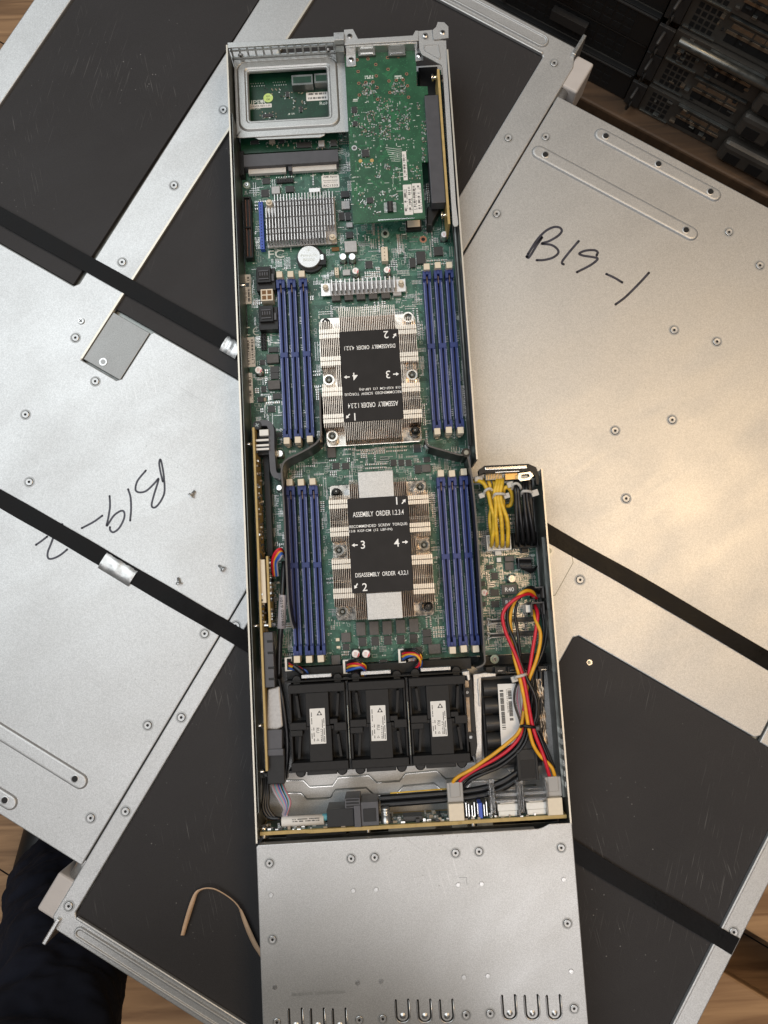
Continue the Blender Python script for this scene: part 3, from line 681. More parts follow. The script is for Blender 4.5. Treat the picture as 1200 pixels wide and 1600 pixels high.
# memory sockets: one built, the rest copied
SL = 141.0
def dimm():
    o = (0, 0, PZ); m = MB(); h = SL/2 - 5.5
    m.box(-3.1, 3.1, -h, h, PZ, PZ+4.2, 1)
    for s in (-1, 1):
        m.box(*sorted((s*0.75, s*2.05)), -h+7, h-7, PZ+4.2, PZ+8.6, 0); m.box(*sorted((s*2.05, s*3.1)), -h, h, PZ+4.2, PZ+7.9, 0)
        n = 118
        for i in range(n):
            y = -h+9 + (2*h-18)*i/(n-1)
            if abs(y-3.5) > 2.4: m.box(*sorted((s*2.2, s*2.9)), y-0.29, y+0.29, PZ+7.9, PZ+8.0, 2)
    m.box(-2.9, 2.9, 1.6, 5.4, PZ+4.2, PZ+8.8, 0)
    for s in (-1, 1):
        m.box(-3.3, -1.0, *sorted((s*(h-7), s*h)), PZ, PZ+11.5, 0); m.box(1.0, 3.3, *sorted((s*(h-7), s*h)), PZ, PZ+11.5, 0)
        m.box(-1.0, 1.0, *sorted((s*(h-3.4), s*h)), PZ, PZ+12.3, 0)
        if s == 1: m.box(-0.36, 0.36, h-10, h-4, PZ+4, PZ+9.5, 3)
    d = m.build('memory_socket', [M['blue'], M['bluedeep'], M['contact'], M['pin']], node, origin=o, bevel=0.12, segs=1)
    for s in (-1, 1):
        l = MB(); l.box(-2.35, 2.35, *sorted((s*(h-0.5), s*(h+4.6))), PZ+2.0, PZ+15.5, 0); l.box(-1.2, 1.2, *sorted((s*(h+0.1), s*(h+5.3))), PZ+0.5, PZ+4.0, 1)
        l.box(-2.35, 2.35, *sorted((s*(h+4.0), s*(h+4.85))), PZ+11.0, PZ+11.5, 1)
        l.build('latch', [M['ivory'], M['ivory']], d, bevel=0.45)
    return d
slots = [((435.2,421),(449.6,697.5)),((452.5,420),(466.9,696.9)),((471,418.5),(485,695.6)),((666.3,406.3),(684.4,683.8)),((683.9,405.2),(702.5,683.1)),((701.5,404.1),(720.6,681.3)),
         ((451.5,746.9),(465.1,1037)),((469.8,745.6),(483.5,1037)),((487.5,745),(502.3,1037)),((688.1,731.9),(708.1,1024.3)),((705.9,731.3),(726.1,1022.5)),((723.8,730),(744.8,1021.6))]
d0 = dimm()
for i, (a, c) in enumerate(slots):
    p, q = U(*a, PZ+15), U(*c, PZ+15); x, y = (p[0]+q[0])/2, (p[1]+q[1])/2
    d = d0 if i == 0 else dup(d0, 0, 0)
    d.location = Vector((x, y, PZ))*MM - W[node.name]
    for q in kids(d):
        q.location.y += random.uniform(-.0004, .0004); q.location.x += random.uniform(-.0002, .0002); q.rotation_euler = (random.uniform(-.04, .04), 0, random.uniform(-.03, .03))
    occ(x, y, 6.4, SL+2)

# processor heatsinks
def heatsink():
    px0, py0 = 596, 856.5; ZT = 35.5; ox, oy = U(px0, py0, 33.0)
    HW, HH = 37.8, 52.6
    O = (ox, oy, 0.0)
    b = MB(); b.prism([(ox+a, oy+c) for a, c in rrect(-HW, HW, -HH, HH, 2.5, 3)], PZ+4.0, PZ+6.6, 0)
    b.boxc(ox, oy, 72, 70, PZ+0.2, PZ+4.0, 1)
    hs = b.build('processor_heatsink', [M['nickel'], M['ivory']], node, origin=(ox, oy, PZ), bevel=0.5)
    f = MB(); P = 1.43
    zb = PZ+6.6
    for (a0, a1, c0, c1) in ((-HW+.4, -22.6, 11.5, 41), (22.6, HW-.4, 11.5, 41), (-HW+.4, -22.6, -42, -10.5), (22.6, HW-.4, -42, -10.5), (-22.4, 22.4, -HH+.6, HH-.6)): f.quad(ox+a0, ox+a1, oy+c0, oy+c1, zb+.06, 2)
    # side columns
    def Y(zz): return HH - (zz-110)*0.0842
    for side in (-1, 1):
        sh = 35 if side == 1 else 0
        bands = [(280, 360), (528, 610), (815, 900), (1072, 1160)]
        for i in range(11):
            x = ox + side*(HW - 0.7 - i*P)
            if abs(x-ox) < 22.3: continue
            # one long fin, interrupted at the middle screw
            for (a, c) in ((240, 648), (800, 1235)):
                f.box(x-0.17, x+0.17, oy+Y(c), oy+Y(a), zb, ZT-0.5, 0)
            if abs(x-ox) < 27: f.box(x-0.17, x+0.17, oy+Y(800), oy+Y(648), zb, ZT-0.5, 0)
            for a, c in bands:
                mid = (Y(a)+Y(c))/2
                f.box(x-0.60, x+0.52, oy+Y(c), oy+mid-0.35, ZT-0.5, ZT, 1); f.box(x-0.60, x+0.52, oy+mid+0.35, oy+Y(a), ZT-0.5, ZT, 1)
            for a in (470, 485, 1000, 1015): 
                if i % 1 == 0: f.box(x-0.5, x+0.4, oy+Y(a)-0.35, oy+Y(a)+0.15, ZT-3.5, ZT-3.2, 1)
    # centre columns
    for i in range(-15, 16):
        x = ox + i*P
        f.box(x-0.17, x+0.17, oy-HH, oy+HH, zb, ZT, 0)
    f.build('fins', [M['fin'], M['finband'], M['finfloor']], hs)
    lb = MB(); lp = U(594, 850.3, 36.4); lx, ly = lp; lw, lh = 45.6, 71.2
    lb.prism(rrect(lx-lw/2, lx+lw/2, ly-lh/2, ly+lh/2, 1.2, 3), ZT+0.05, ZT+0.7, 0)
    ZL = ZT+0.78
    def T(s, zx, zy, w=None, h=None):
        lb.ptext(s, 490+zx/5.714, 730+zy/5.714, ZL, w/5.714 if w else None, h/5.714 if h else None, 0, 1)
    def arrow(zx, zy, ang, ln=3.6):
        x, y = U(490+zx/5.714, 730+zy/5.714, ZL); a = math.radians(ang); c, s = math.cos(a), math.sin(a)
        pts = [(-.5,-.1),(0.02,-.1),(0.02,-.32),(.5,0),(0.02,.32),(0.02,.1),(-.5,.1)]
        lb.sheet([(x+(p*c-q*s)*ln*1.25, y+(p*s+q*c)*ln*1.25) for p, q in pts], ZL, 1)
    T('1', 742, 300, None, 68); arrow(805, 305, 48); T('ASSEMBLY  ORDER 1.2.3.4', 577, 412, 455, 46)
    T('RECOMMENDED  SCREW  TORQUE:', 580, 520, 520, 29); T('13.8  KGF-CM  (12  LBF-IN)', 512, 565, 383, 28)
    T('3', 440, 692, None, 72); arrow(367, 696, 180); T('4', 742, 674, None, 70); arrow(818, 668, 0)
    T('DISASSEMBLY  ORDER  4,3,2,1', 608, 955, 470, 44); T('2', 457, 1070, None, 70); arrow(378, 1062, 235)
    plate = lb.build('label_plate', [M['label_black'], M['ink_white']], hs)
    # corner screws
    def tower(dx, dy, dark):
        s = MB(); x, y = ox+dx, oy+dy
        if dark:
            s.cyl(x, y, 4.4, zb, zb+0.5, 2, 20); s.cyl(x, y, 4.1, zb+0.5, zb+8, 2, 18, 3.6); s.cyl(x, y, 3.0, zb+8, zb+13, 2, 14, 1.9, mt=2); s.disc(x+.4, y+.4, .5, zb+13.05, 0, 10)  # the small nickel disc paints a glint on the dark bolt
        else:
            s.cyl(x, y, 4.5, zb, zb+9.5, 0, 24, 4.3, cap=False); s.annulus(x, y, 4.3, 3.1, zb+9.5, zb+9.5, 0, 24); s.annulus(x, y, 3.1, 2.9, zb+9.5, zb+7, 1, 24)
            s.cyl(x, y, 2.9, zb+6.5, zb+7, 1, 20); s.annulus(x, y, 2.3, 1.2, zb+7.1, zb+9.0, 0, 18); s.disc(x, y, 1.2, zb+8.9, 1)
        return s.build('heatsink_screw', [M['nickel'], M['steeldark'], M['black']], hs)
    for dx, dy, dk in ((-32.5, 45.5, True), (32.3, 46.0, False), (-32.3, -45.8, False), (32.6, -45.5, True), (-32.6, 1.0, False), (32.6, 1.2, False)): tower(dx, dy, dk)
    mk = MB(); mk.cyl(ox-24.5, oy+46.2, 2.5, zb+0.02, zb+0.1, 0, 18); mk.cyl(ox+24, oy-46, 2.5, zb+0.02, zb+0.1, 0, 18); mk.build('round_mark', M['steel'], hs)
    occ(ox, oy, 2*HW, 2*HH)
    return hs, O
h2, O2 = heatsink()
h1x, h1y = U(578.3, 582.4, 33.0)
h1 = dup(h2, (h1x-O2[0]), (h1y-O2[1]), 0, math.pi)
occ(h1x, h1y, 76, 106)
# the lower heatsink alone carries two bright pads past its fins
for (a, c, w_, hh) in ((587.5, 756.5, 55, 41), (601, 946.5, 55, 41)): MB().pbox(a, c, w_, hh, 33.0, 36.05, 0).build('bright_pad', M['galv'], h2, bevel=0.3)

# controller heatsink with pin fins
ZC = PZ+15
m = MB(); cx, cy = U(470, 344, PZ+8); Wc, Hc = 56.5, 40.0
m.box(cx-Wc/2, cx+Wc/2, cy-Hc/2, cy+Hc/2, PZ+2.2, PZ+4.6, 2); m.box(cx-18, cx+18, cy-18, cy+18, PZ, PZ+2.2, 1)
for i in range(23):
    x = cx - Wc/2 + 1.2 + i*(Wc-2.4)/22
    for (a, c) in ((-19.5, -14.3), (-13.4, -10.0), (-9.1, -0.8), (0.2, 8.4), (9.3, 12.6), (13.5, 19.5)):
        if (i < 3 and c > 12) or (i > 19 and a < -13): continue
        m.box(x-0.27, x+0.27, cy+a, cy+c, PZ+4.6, ZC, 0)
        m.box(x-0.27, x+0.27, cy+c, cy+c+0.95, PZ+4.6, ZC-3.5, 1)
hc = m.build('controller_heatsink', [M['alu'], M['chip'], M['aludark']], node); occ(cx, cy, Wc, Hc)
for dx, dy in ((-25, 16.2), (25, -16.4)):
    k = MB(); k.cyl(cx+dx, cy+dy, 3.2, PZ+4.6, PZ+9, 0, 16, 2.6); k.cyl(cx+dx, cy+dy, 1.6, PZ+9, PZ+11, 0, 12, 1.2); k.build('push_pin', M['ivory'], hc)
# comb heatsink over the regulator
m = MB(); cx, cy = U(567.5, 446, PZ+9); L_ = 62
m.box(cx-L_/2-3.2, cx+L_/2+3.2, cy-5.2, cy+5.2, PZ+3.0, PZ+5, 0); m.box(cx-27, cx+27, cy-5.1, cy+5.1, PZ+5.0, PZ+5.1, 2)
for i in range(15): m.box(cx-25+i*3.57-0.45, cx-25+i*3.57+0.45, cy-4.8, cy+4.8, PZ+5, PZ+13, 0)
m.box(cx-L_/2+6, cx+L_/2-6, cy-2, cy+2, PZ+0.2, PZ+3, 1)
hv = m.build('regulator_heatsink', [M['alu'], M['black'], M['aludark']], node, bevel=0.2); occ(cx, cy, L_+4, 12)
for s in (-1, 1):
    k = MB(); k.cyl(cx+s*30.5, cy+1, 2.3, PZ+5, PZ+8, 0, 14, 2.3); k.cyl(cx+s*30.5, cy+1, 1.9, PZ+8, PZ+10, 0, 14, 1.4); k.build('push_pin', M['ivory'], hv)
# coin cell
m = MB(); x, y = U(485, 404, PZ+5); m.cyl(x, y, 11.2, PZ, PZ+4.2, 0, 28); m.boxc(x+9, y-1.5, 7, 9, PZ, PZ+6, 0); m.boxc(x+9.5, y, 2, 4, PZ+6, PZ+6.6, 1)
hold = m.build('battery_holder', [M['black'], M['bright']], board); occ(x, y, 24, 24)
m = MB(); x, y = U(482.8, 400.8, PZ+7.4); m.cyl(x, y, 9.4, PZ+4.3, PZ+7.0, 0, 36); m.cyl(x, y, 9.4, PZ+7.0, PZ+7.4, 0, 36, 9.0)
m.text('+', x, y+5.5, PZ+7.45, None, 2.4, 0, 1); m.text('Panasonic', x, y+1.2, PZ+7.45, 13, 2.0, 0, 1); m.text('BR2032', x, y-2.6, PZ+7.45, 9.5, 2.2, 0, 1)
m.build('coin_cell', [M['steel'], M['silk']], node)

# chips, chokes and other counted board parts: (name, px, py, w, h, height, material)
PARTS = [('chip',415.8,282.5,12,10,1.2,'chip'),('chip',414,301.7,12,12,1.0,'chip'),('choke',430.8,296.7,13,12,3.2,'choke'),('chip',452.5,295,13,10,2.0,'chip'),
 ('crystal',491.7,296.7,18,7,3.4,'alu'),('chip',539,303,13,10,2.5,'chip'),('choke',540,320,13,13,3.0,'choke'),('chip',534,337.5,9,13,2.2,'chip'),('chip',543.5,337.5,8,13,2.2,'chip'),
 ('choke',546,351,10,8,2.2,'choke'),('chip',546,366.7,11,10,2.4,'chip'),('choke',548,385,19,18,5.0,'choke'),('fuse',524,389,12,6,1.5,'socketbrown'),
 ('chip',576.4,413.4,11,12,1.2,'chip'),('chip',644.6,410,9,15,2.6,'chip'),('chip',657.8,402,14,20,3.2,'chip'),('chip',685,392,14,14,2.6,'chip'),
 ('chip',427,546,15,8,2.2,'chip'),('choke',426,560,19,14,4.6,'chipgrey'),('chip',410,566,8,8,1.0,'chip'),('chip',429,577,14,10,2.0,'chip'),('chip',429,587,13,10,2.0,'chip'),
 ('choke',428,601,19,14,4.6,'chipgrey'),('chip',412,608,8,10,1.0,'chip'),('chip',432.5,619,13,9,2.0,'chip'),('chip',407,624,9,8,1.6,'chip'),('capacitor',414,624,4,6,1.5,'ceramic'),
 ('chip',424,639,11,10,1.0,'chip'),('chip',437,679,8,8,1.0,'chip'),
 ('choke',563.7,982.6,14.6,21,4.2,'chipgrey'),('choke',584.4,981.5,14.6,21,4.2,'chipgrey'),('choke',605,981,14.6,21,4.2,'chipgrey'),('choke',626,979,14.6,21,4.2,'chipgrey'),('choke',646.7,977,14.6,21,4.2,'chipgrey'),
 ('chip',566.4,1002.9,11.7,13.5,1.0,'chip'),('chip',586.2,1001.8,11.7,13.5,1.0,'chip'),('chip',605.8,1000.6,11.7,13.5,1.0,'chip'),('chip',626,999.5,11.7,13.5,1.0,'chip'),('chip',646.3,997.7,11.7,13.5,1.0,'chip'),
 ('choke',540.5,996,14.6,14.6,3.6,'chipgrey'),('chip',540.5,1010.8,10,9,1.0,'chip'),('choke',524.8,1031,14,14.6,3.6,'chipgrey'),('capacitor',527.5,999.5,6,5,1.4,'ivory'),('capacitor',528.8,1011.4,6,4,1.4,'ivory'),
 ('chip',599,1037,11,12,1.0,'chip'),('chip',667,989,13,11,2.2,'chip'),('chip',667.5,1001,13,11,2.2,'chip'),('chip',679,1014,19,15,2.6,'chipgrey'),('chip',680,1034,19,13,2.6,'chipgrey'),('chip',654,1017.5,11,13,1.6,'chip'),
 ('choke',524.8,461,13.5,18,4.2,'chipgrey'),('choke',544.6,460,13.5,18,4.2,'chipgrey'),('choke',563.6,459,13.5,18,4.2,'chipgrey'),('choke',582.6,458,13.5,18,4.2,'chipgrey'),('choke',602.4,457,13.5,18,4.2,'chipgrey'),
 ('choke',620.6,456.4,13,11,4.0,'choke'),('choke',541.5,425.5,12,9,2.4,'choke'),
 ('choke',518,707,13,16,3.4,'chipgrey'),('chip',525,728,11,10,1.2,'chip'),('chip',540,728,11,10,1.2,'chip'),('chip',615,723,9,10,1.2,'chip'),('chip',627,723,9,10,1.2,'chip'),('chip',638.5,723,9,10,1.2,'chip'),
 ('chip',652,700,11,13,1.4,'chip'),('chip',667,718,10,8,1.4,'chip'),('chip',653,733,10,13,2.4,'chip'),('choke',666,731.5,14,12,3.2,'chipgrey'),
 ('chip',773,900,10.5,10.5,1.0,'chip'),('chip',773,926,13,10,1.4,'chip'),('chip',774,944,12,10,1.4,'chip'),('choke',796,873,14,8,3.0,'chipgrey'),('choke',796,884.5,14,12,3.0,'chipgrey'),
 ('capacitor',779.7,874.7,7,7,2.2,'white'),('chip',755,912,6,7,1.4,'chip'),('chip',756,944,6,7,1.4,'chip'),('chip',765,886,10,6,1.2,'chip'),('chip',600,990,3,3,1,'chip')]
for n_, px, py, w_, h_, ht, mt in PARTS: comp(n_, px, py, w_, h_, ht, mt, legs=(mt == 'chip'))
comp('choke', 796, 921, 23, 14.6, 4.2, 'chipgrey', mark='R40'); comp('choke', 796, 940.5, 20, 13, 4.2, 'chipgrey', mark='R40')
for a in ((535.5,400.8,5.5,8.2),(550,400.8,5.5,8.2),(436.6,708.5,5.6,8.2),(436,762,4.6,8.2),(800,904.4,5.8,8.2),(780.5,765,6,8.0)): can(a[0], a[1], a[2], a[3])
for a in ((694.2,366,5.5,8.2),(404,578,5.8,8.2),(555.4,423,5.5,8.2),(604.8,421.5,5.5,8.2),(757,926,5.4,8.2),(555.8,1021.6,6.6,8.2),(572,1021.6,6.6,8.2),(644,1031,6.4,8.2)): can(*a, top='red')
for a in ((385.3,288.7,3.6),(601.8,365.3,4.2),(773,1030,4.4),(778.5,826,4.0)): screwhead(*a, PZ+1.2, board)
# socketed chip with beige lid, white headers, big slots
comp('chip_socket', 646.4, 350.4, 24, 19, 4.0, 'black'); comp('chip', 646.4, 349, 20, 11, 1.0, 'ivory', legs=False, z0=PZ+4.0)
def header(px, py, w, h, ht, nx, ny, body='black', pins='gold', parent=None, pinh=5.0):
    x, y = U(px, py, PZ+ht); k = SP(px, py, PZ+ht); m = MB(); m.boxc(x, y, w*k, h*k, PZ, PZ+ht, 0)
    for i in range(nx):
        for j in range(ny):
            m.boxc(x - w*k/2 + (i+.5)*w*k/nx, y - h*k/2 + (j+.5)*h*k/ny, 0.62, 0.62, PZ+ht, PZ+ht+pinh, 1)
    occ(x, y, w*k, h*k); return m.build('pin_header', [M[body], M[pins]], parent or board)
header(445, 281.7, 27, 7, 2.4, 7, 1, 'black', 'solder'); header(408.5, 352, 6.4, 78, 5.5, 1, 16, 'bluepart', 'hole', pinh=0.4); header(412, 534, 8.5, 26, 2.5, 2, 5, 'black', 'hole', pinh=3.0)
header(600.9, 396.8, 10, 23, 6, 1, 4, 'ivory', 'hole', pinh=0.3); header(526, 424, 6, 12, 5, 1, 3, 'ivory', 'hole', pinh=0.3)
# long black slot on the left
m = MB(); x, y = U(387.5, 355, PZ+8); m.boxc(x, y, 6.4, 52, PZ, PZ+6.5, 0); m.ring([(x+a, y+c) for a, c in [(3.2, 26), (-3.2, 26), (-3.2, -26), (3.2, -26)]], [(x+a, y+c) for a, c in [(2.2, 25), (-2.2, 25), (-2.2, -25), (2.2, -25)]], PZ+6.5, PZ+8.5, 0)
m.box(x-2.2, x+2.2, y-.6, y+.6, PZ+6.5, PZ+8.5, 0)
for s in (-1, 1):
    for i in range(50): m.box(x+s*1.35-.35, x+s*1.35+.35, y-24+i*.97, y-23.5+i*.97, PZ+6.5, PZ+6.9, 1)
m.build('riser_slot', [M['black'], M['copper']], board, bevel=0.2); occ(x, y, 7, 53)
# right black connectors, power socket
def cable_port(px, py):
    x, y = U(px, py, PZ+12); m = MB(); m.boxc(x+.6, y-1.2, 15.2, 18.5, PZ, PZ+9.0, 0); m.boxc(x-.4, y+1.6, 11, 13, PZ+9, PZ+12.5, 0); m.boxc(x-.4, y+1.2, 8.2, 7.5, PZ+12.5, PZ+13.1, 1)
    for i in range(4): m.boxc(x-3.2+i*1.9, y+1.6, 1.0, 3.0, PZ+13.1, PZ+13.5, 2)
    m.boxc(x-.4, y+4.2, 8, 1.0, PZ+13.1, PZ+13.6, 2); m.boxc(x-.4, y-2.4, 8, 1.0, PZ+13.1, PZ+13.6, 2)
    m.boxc(x+6.4, y-.5, 2, 6, PZ+9, PZ+11, 2)
    m.build('cable_port', [M['black'], M['hole'], M['grey']], board, bevel=0.4); occ(x, y, 17, 21)
cable_port(413, 432); cable_port(417, 493)
m = MB(); x, y = U(416.5, 460, PZ+12); m.boxc(x, y, 9.6, 9.6, PZ, PZ+11, 0)
for a in (-1, 1):
    for c in (-1, 1): m.boxc(x+a*2.15, y+c*2.15, 3.3, 3.3, PZ+11.0, PZ+11.12, 1)
m.build('power_socket', [M['ivory'], M['socketbrown']], board, bevel=0.25); occ(x, y, 10, 10)
# labels on the board
sticker(386, 452, 13, 48, PZ+0.25, board, seed=3); sticker(392, 550, 13, 48, PZ+0.25, board, seed=4); sticker(391.9, 606, 6.5, 48, PZ+0.25, board, seed=5, rows=1)
sticker(516.3, 283.3, 27.5, 21, PZ+0.3, board, vertical=False, rows=3, bars=False, seed=6, texts=(('AMI Aptio', 0, .34, .8, .2, 0), ('firmware license', 0, .08, .8, .1, 0), ('for one system', 0, -.08, .7, .1, 0), ('RC1333', 0, -.33, .8, .18, 0)))
x, y = U(727, 626, PZ+.3); k = MB(); k.prism(rrect(x-4.6, x+4.6, y-12.6, y+12.6, .5, 2), PZ+.2, PZ+.3, 0); k.text('X11DPFR-SN', x, y, PZ+.36, 21.5, 3.4, -math.pi/2, 1); k.build('label', [M['paper'], M['ink_black']], board)
for a in ((386,452,7,25),(392,550,7,25),(392,606,4,25),(516,283,14,11),(727,626,9,26)): x, y = U(a[0], a[1], PZ); occ(x, y, a[2], a[3])
# silk-screened writing
s = MB(); zs = PZ+0.12
MK = [M['silk']]
MB().ptext('FC', 431.7, 397, zs, 25, 13, 0, 0).build('printed_mark', MK, board); MB().ptext('SUPER', 719.5, 486, zs, 24, 5.6, -math.pi/2, 0).build('printed_mark', MK, board)
x, y = U(716.2, 496.5, zs); s.disc(x, y, 2.0, zs, 0, 16)
x, y = U(722.0, 504, zs)
for cpx, flag in ((388.5, 0), (402, 1)):
    x, y = U(cpx, 517.5, zs); r = 3.2
    s.stroke(arc(x, y, r, 70, 290, 14), 0.75, zs, 0)
    if flag: s.quad(x-r*.9, x+r*.25, y-.35, y+.35, zs+.01, 0)
MB().ptext('CPU1', 493, 520, zs, 14, 5, -math.pi/2, 0).build('printed_mark', MK, board)
for i, (a, c) in enumerate(slots):
    p = U(a[0], a[1], zs); q = U(c[0], c[1], zs)
    s.ticks(p[0]+3.9, p[0]+4.7, q[1]+12, q[1]+62, zs, 0, 'y', 0.75)
occ(*U(431.7, 397, PZ), 14, 8); occ(*U(395, 517, PZ), 16, 8); occ(*U(719, 490, PZ), 4.5, 20)
tag(s.build('silkscreen_print', M['silk'], board), kind='stuff')

# screw ring pad, copper hole
m = MB(); x, y = U(661.3, 374, PZ+.1); m.annulus(x, y, 3.0, 1.6, PZ+.1, PZ+.1, 0); m.disc(x, y, 1.6, PZ+.08, 1); m.build('copper_hole', [M['copper'], M['hole']], board); occ(x, y, 6, 6)

# ---------------- tiny parts, traces, vias (too many to count)
fans_y = -46
tr = MB(); rr = random.Random(11)
def bundle():
    x = rr.uniform(X0+6, X2-6); y = rr.uniform(-44, 432)
    if not inb(x, y): return
    n = rr.randint(3, 9); a = rr.choice((0, 45, 90, 135, 180, 225, 270, 315)); bend = rr.choice((-45, 45)); pitch = 0.62
    l1 = rr.uniform(4, 16); l2 = rr.uniform(4, 22)
    d = (math.cos(math.radians(a)), math.sin(math.radians(a))); e = (math.cos(math.radians(a+bend)), math.sin(math.radians(a+bend)))
    for i in range(n):
        o = (i-n/2)*pitch; k = o*math.tan(math.radians(bend/2))
        p0 = (x - d[1]*o, y + d[0]*o); p1 = (p0[0] + d[0]*(l1-k), p0[1] + d[1]*(l1-k)); p2 = (p1[0] + e[0]*(l2-k), p1[1] + e[1]*(l2-k))
        if inb(*p2) and inb(*p1): tr.stroke([p0, p1, p2], 0.24, PZ+0.03+0.0004*(i % 3), 0)
for i in range(1100): bundle()
tag(tr.build('board_traces', M['trace'], board), kind='stuff')
vi = MB()
for i in range(4200):
    x, y = rr.uniform(X0+5, X2-5), rr.uniform(-44, 436)
    if inb(x, y): vi.disc(x, y, rr.uniform(0.2, 0.42), PZ+0.05, 0, 6)
tag(vi.build('board_vias', M['via'], board), kind='stuff')
sm = MB(); 
def smd(x, y, horiz, big=False, kind=0):
    l, w_, h_ = ((2.0, 1.2, 0.9) if big else (1.15, 0.6, 0.5))
    a, c = (l, w_) if horiz else (w_, l)
    if not inb(x, y) or not free(x-a/2, x+a/2, y-c/2, y+c/2): return
    sm.boxc(x, y, a*(0.5 if horiz else 1), c*(1 if horiz else 0.5), PZ+.02, PZ+h_, kind)
    for s_ in (-1, 1):
        if horiz: sm.boxc(x+s_*a*.37, y, a*.28, c*1.02, PZ+.02, PZ+h_+.02, 2)
        else: sm.boxc(x, y+s_*c*.37, a*1.02, c*.28, PZ+.02, PZ+h_+.02, 2)
for c_ in range(1500):
    x, y = rr.uniform(X0+5, X2-6), rr.uniform(-44, 434)
    if not inb(x, y): continue
    n = rr.randint(2, 9); hz = rr.random() < 0.5; row = rr.random() < 0.5; big = rr.random() < 0.16; kd = rr.choice((0, 1, 1, 0, 3)); rows = rr.choice((1, 1, 2, 3))
    st = (1.9 if big else 1.15) if hz != row else (2.9 if big else 1.75)
    for i in range(n):
        for j in range(rows):
            dx, dy = (i*st, j*1.9*(1.6 if big else 1)) if row else (j*1.9*(1.6 if big else 1), i*st)
            smd(x+dx, y+dy, hz, big, kd)
for c_ in range(520):          # the crowded power corner and the strip beside the left wall
    if c_ % 2: x, y = rr.uniform(X1, X2-6), rr.uniform(-42, 42)
    else: x, y = rr.choice((rr.uniform(-98, -72), rr.uniform(-68, 66))), rr.uniform(-44, 300)
    n = rr.randint(2, 7); hz = rr.random() < .5; row = rr.random() < .5; kd = rr.choice((0, 1, 1, 3))
    for i in range(n):
        for j in range(rr.choice((1, 2))):
            dx, dy = (i*(1.15 if not hz else 1.75), j*1.9) if row else (j*1.9, i*(1.15 if hz else 1.75)); smd(x+dx, y+dy, hz, c_ % 9 == 0, kd)
tag(sm.build('surface_components', [M['chip'], M['ceramic'], M['solder'], M['chipgrey']], board), kind='stuff')
sk = MB()
for i in range(1900):
    x, y = rr.uniform(X0+5, X2-6), rr.uniform(-44, 434); 
    hz = rr.random() < .5; L_ = rr.uniform(1.6, 4.5)
    if not inb(x, y): continue
    if rr.random() < .45:
        if hz: sk.ticks(x, x+L_, y, y+.8, PZ+.07, 0, 'x', .8, rr)
        else: sk.ticks(x, x+.8, y, y+L_, PZ+.07, 0, 'y', .8, rr)
    else:
        a, c = (L_, 2.2) if hz else (2.2, L_)
        for q in ((x, x+a, y, y+.16), (x, x+a, y+c, y+c+.16), (x, x+.16, y, y+c), (x+a, x+a+.16, y, y+c)): sk.quad(*q, PZ+.06, 0)
tag(sk.build('part_outlines', M['silk'], board), kind='stuff')

# ================================================================== rear end of the node
def PL(pts, z): return [U(a, b, z) for a, b in pts]
# rear wall with two rows of vent slots
m = MB()
yb = YB-1.0
m.box(X0+1.3, -17.5, yb-4.6, yb, TW-1.4, TW, 0)                       # folded top flange
z0, z1, z2, z3 = 26.5, 32.5, 34.6, 39.2
m.box(X0+1.3, -17.5, yb-1.2, yb, T0+1.3, 20, 0); m.box(X0+1.3, -17.5, yb-1.2, yb, z1, z2, 0); m.box(X0+1.3, -17.5, yb-1.2, yb, z3, TW-1.4, 0); m.box(X0+1.3, -17.5, yb-1.2, yb, 20, z0, 0)
for i in range(14):
    x = X0+2 + i*6.4; m.box(x, x+1.5, yb-1.1, yb-0.1, z0, z1, 0); m.box(x, x+1.5, yb-1.1, yb-0.1, z2, z3, 0)
m.build('rear_wall', M['galv2'], node, bevel=0.2)
m = MB()
for px, py in ((376, 87), (512.5, 77)):
    x, y = U(px, py, 29); m.tube([(x, yb-1.2, 28.5), (x, yb-2.6, 28.5)], [2.3, 1.8], 0, 14); m.tube([(x, yb-2.6, 28.5), (x, yb-2.7, 28.5)], 0.9, 1, 8)
m.build('rear_screw', [M['steel'], M['hole']], node)
# window plate
ZP = 24.0
wx0, wy1 = U(357, 98, ZP); wx1, _ = U(541, 92, ZP); _, wy0 = U(450, 211, ZP)
wx0 = X0+2.6; wy1 = yb-1.3
ix0, iy1 = U(388, 119, ZP-2); ix1, iy0 = U(513, 184, ZP-2)
ix0, _ = U(390, 150, ZP-2); ix1, _ = U(512, 150, ZP-2); _, iy1 = U(450, 112, ZP-2); _, iy0 = U(450, 187.5, ZP-2)
def grow(k, r): return rrect(ix0-k, ix1+k, iy0-k, iy1+k, r, 6)
m = MB()
out = [(wx0, wy0), (wx1, wy0), (wx1, wy1), (wx0, wy1)]
# plate = outer rectangle minus rounded hole, bridged from a 28 point loop
hole_ = grow(9.3, 8); n_ = len(hole_)
def proj(p):
    cx_, cy_ = (ix0+ix1)/2, (iy0+iy1)/2; dx, dy = p[0]-cx_, p[1]-cy_
    k = min(((wx1-cx_)/dx if dx > 0 else (wx0-cx_)/dx) if abs(dx) > 1e-6 else 1e9, ((wy1-cy_)/dy if dy > 0 else (wy0-cy_)/dy) if abs(dy) > 1e-6 else 1e9)
    return (cx_+dx*k, cy_+dy*k)
outer_ = [proj(p) for p in hole_]
for i, c_ in ((3, (wx1, wy1)), (10, (wx0, wy1)), (17, (wx0, wy0)), (24, (wx1, wy0))): outer_[i] = c_
m.ring(outer_, hole_, ZP-1.2, ZP, 0)
lv = [(9.3, 8, ZP), (8.0, 7, ZP+1.4), (3.2, 3.5, ZP+1.4), (2.2, 2.8, ZP+0.6), (1.0, 2, ZP+0.6), (0.2, 1.4, ZP-0.4), (0, 1.4, ZP-2)]
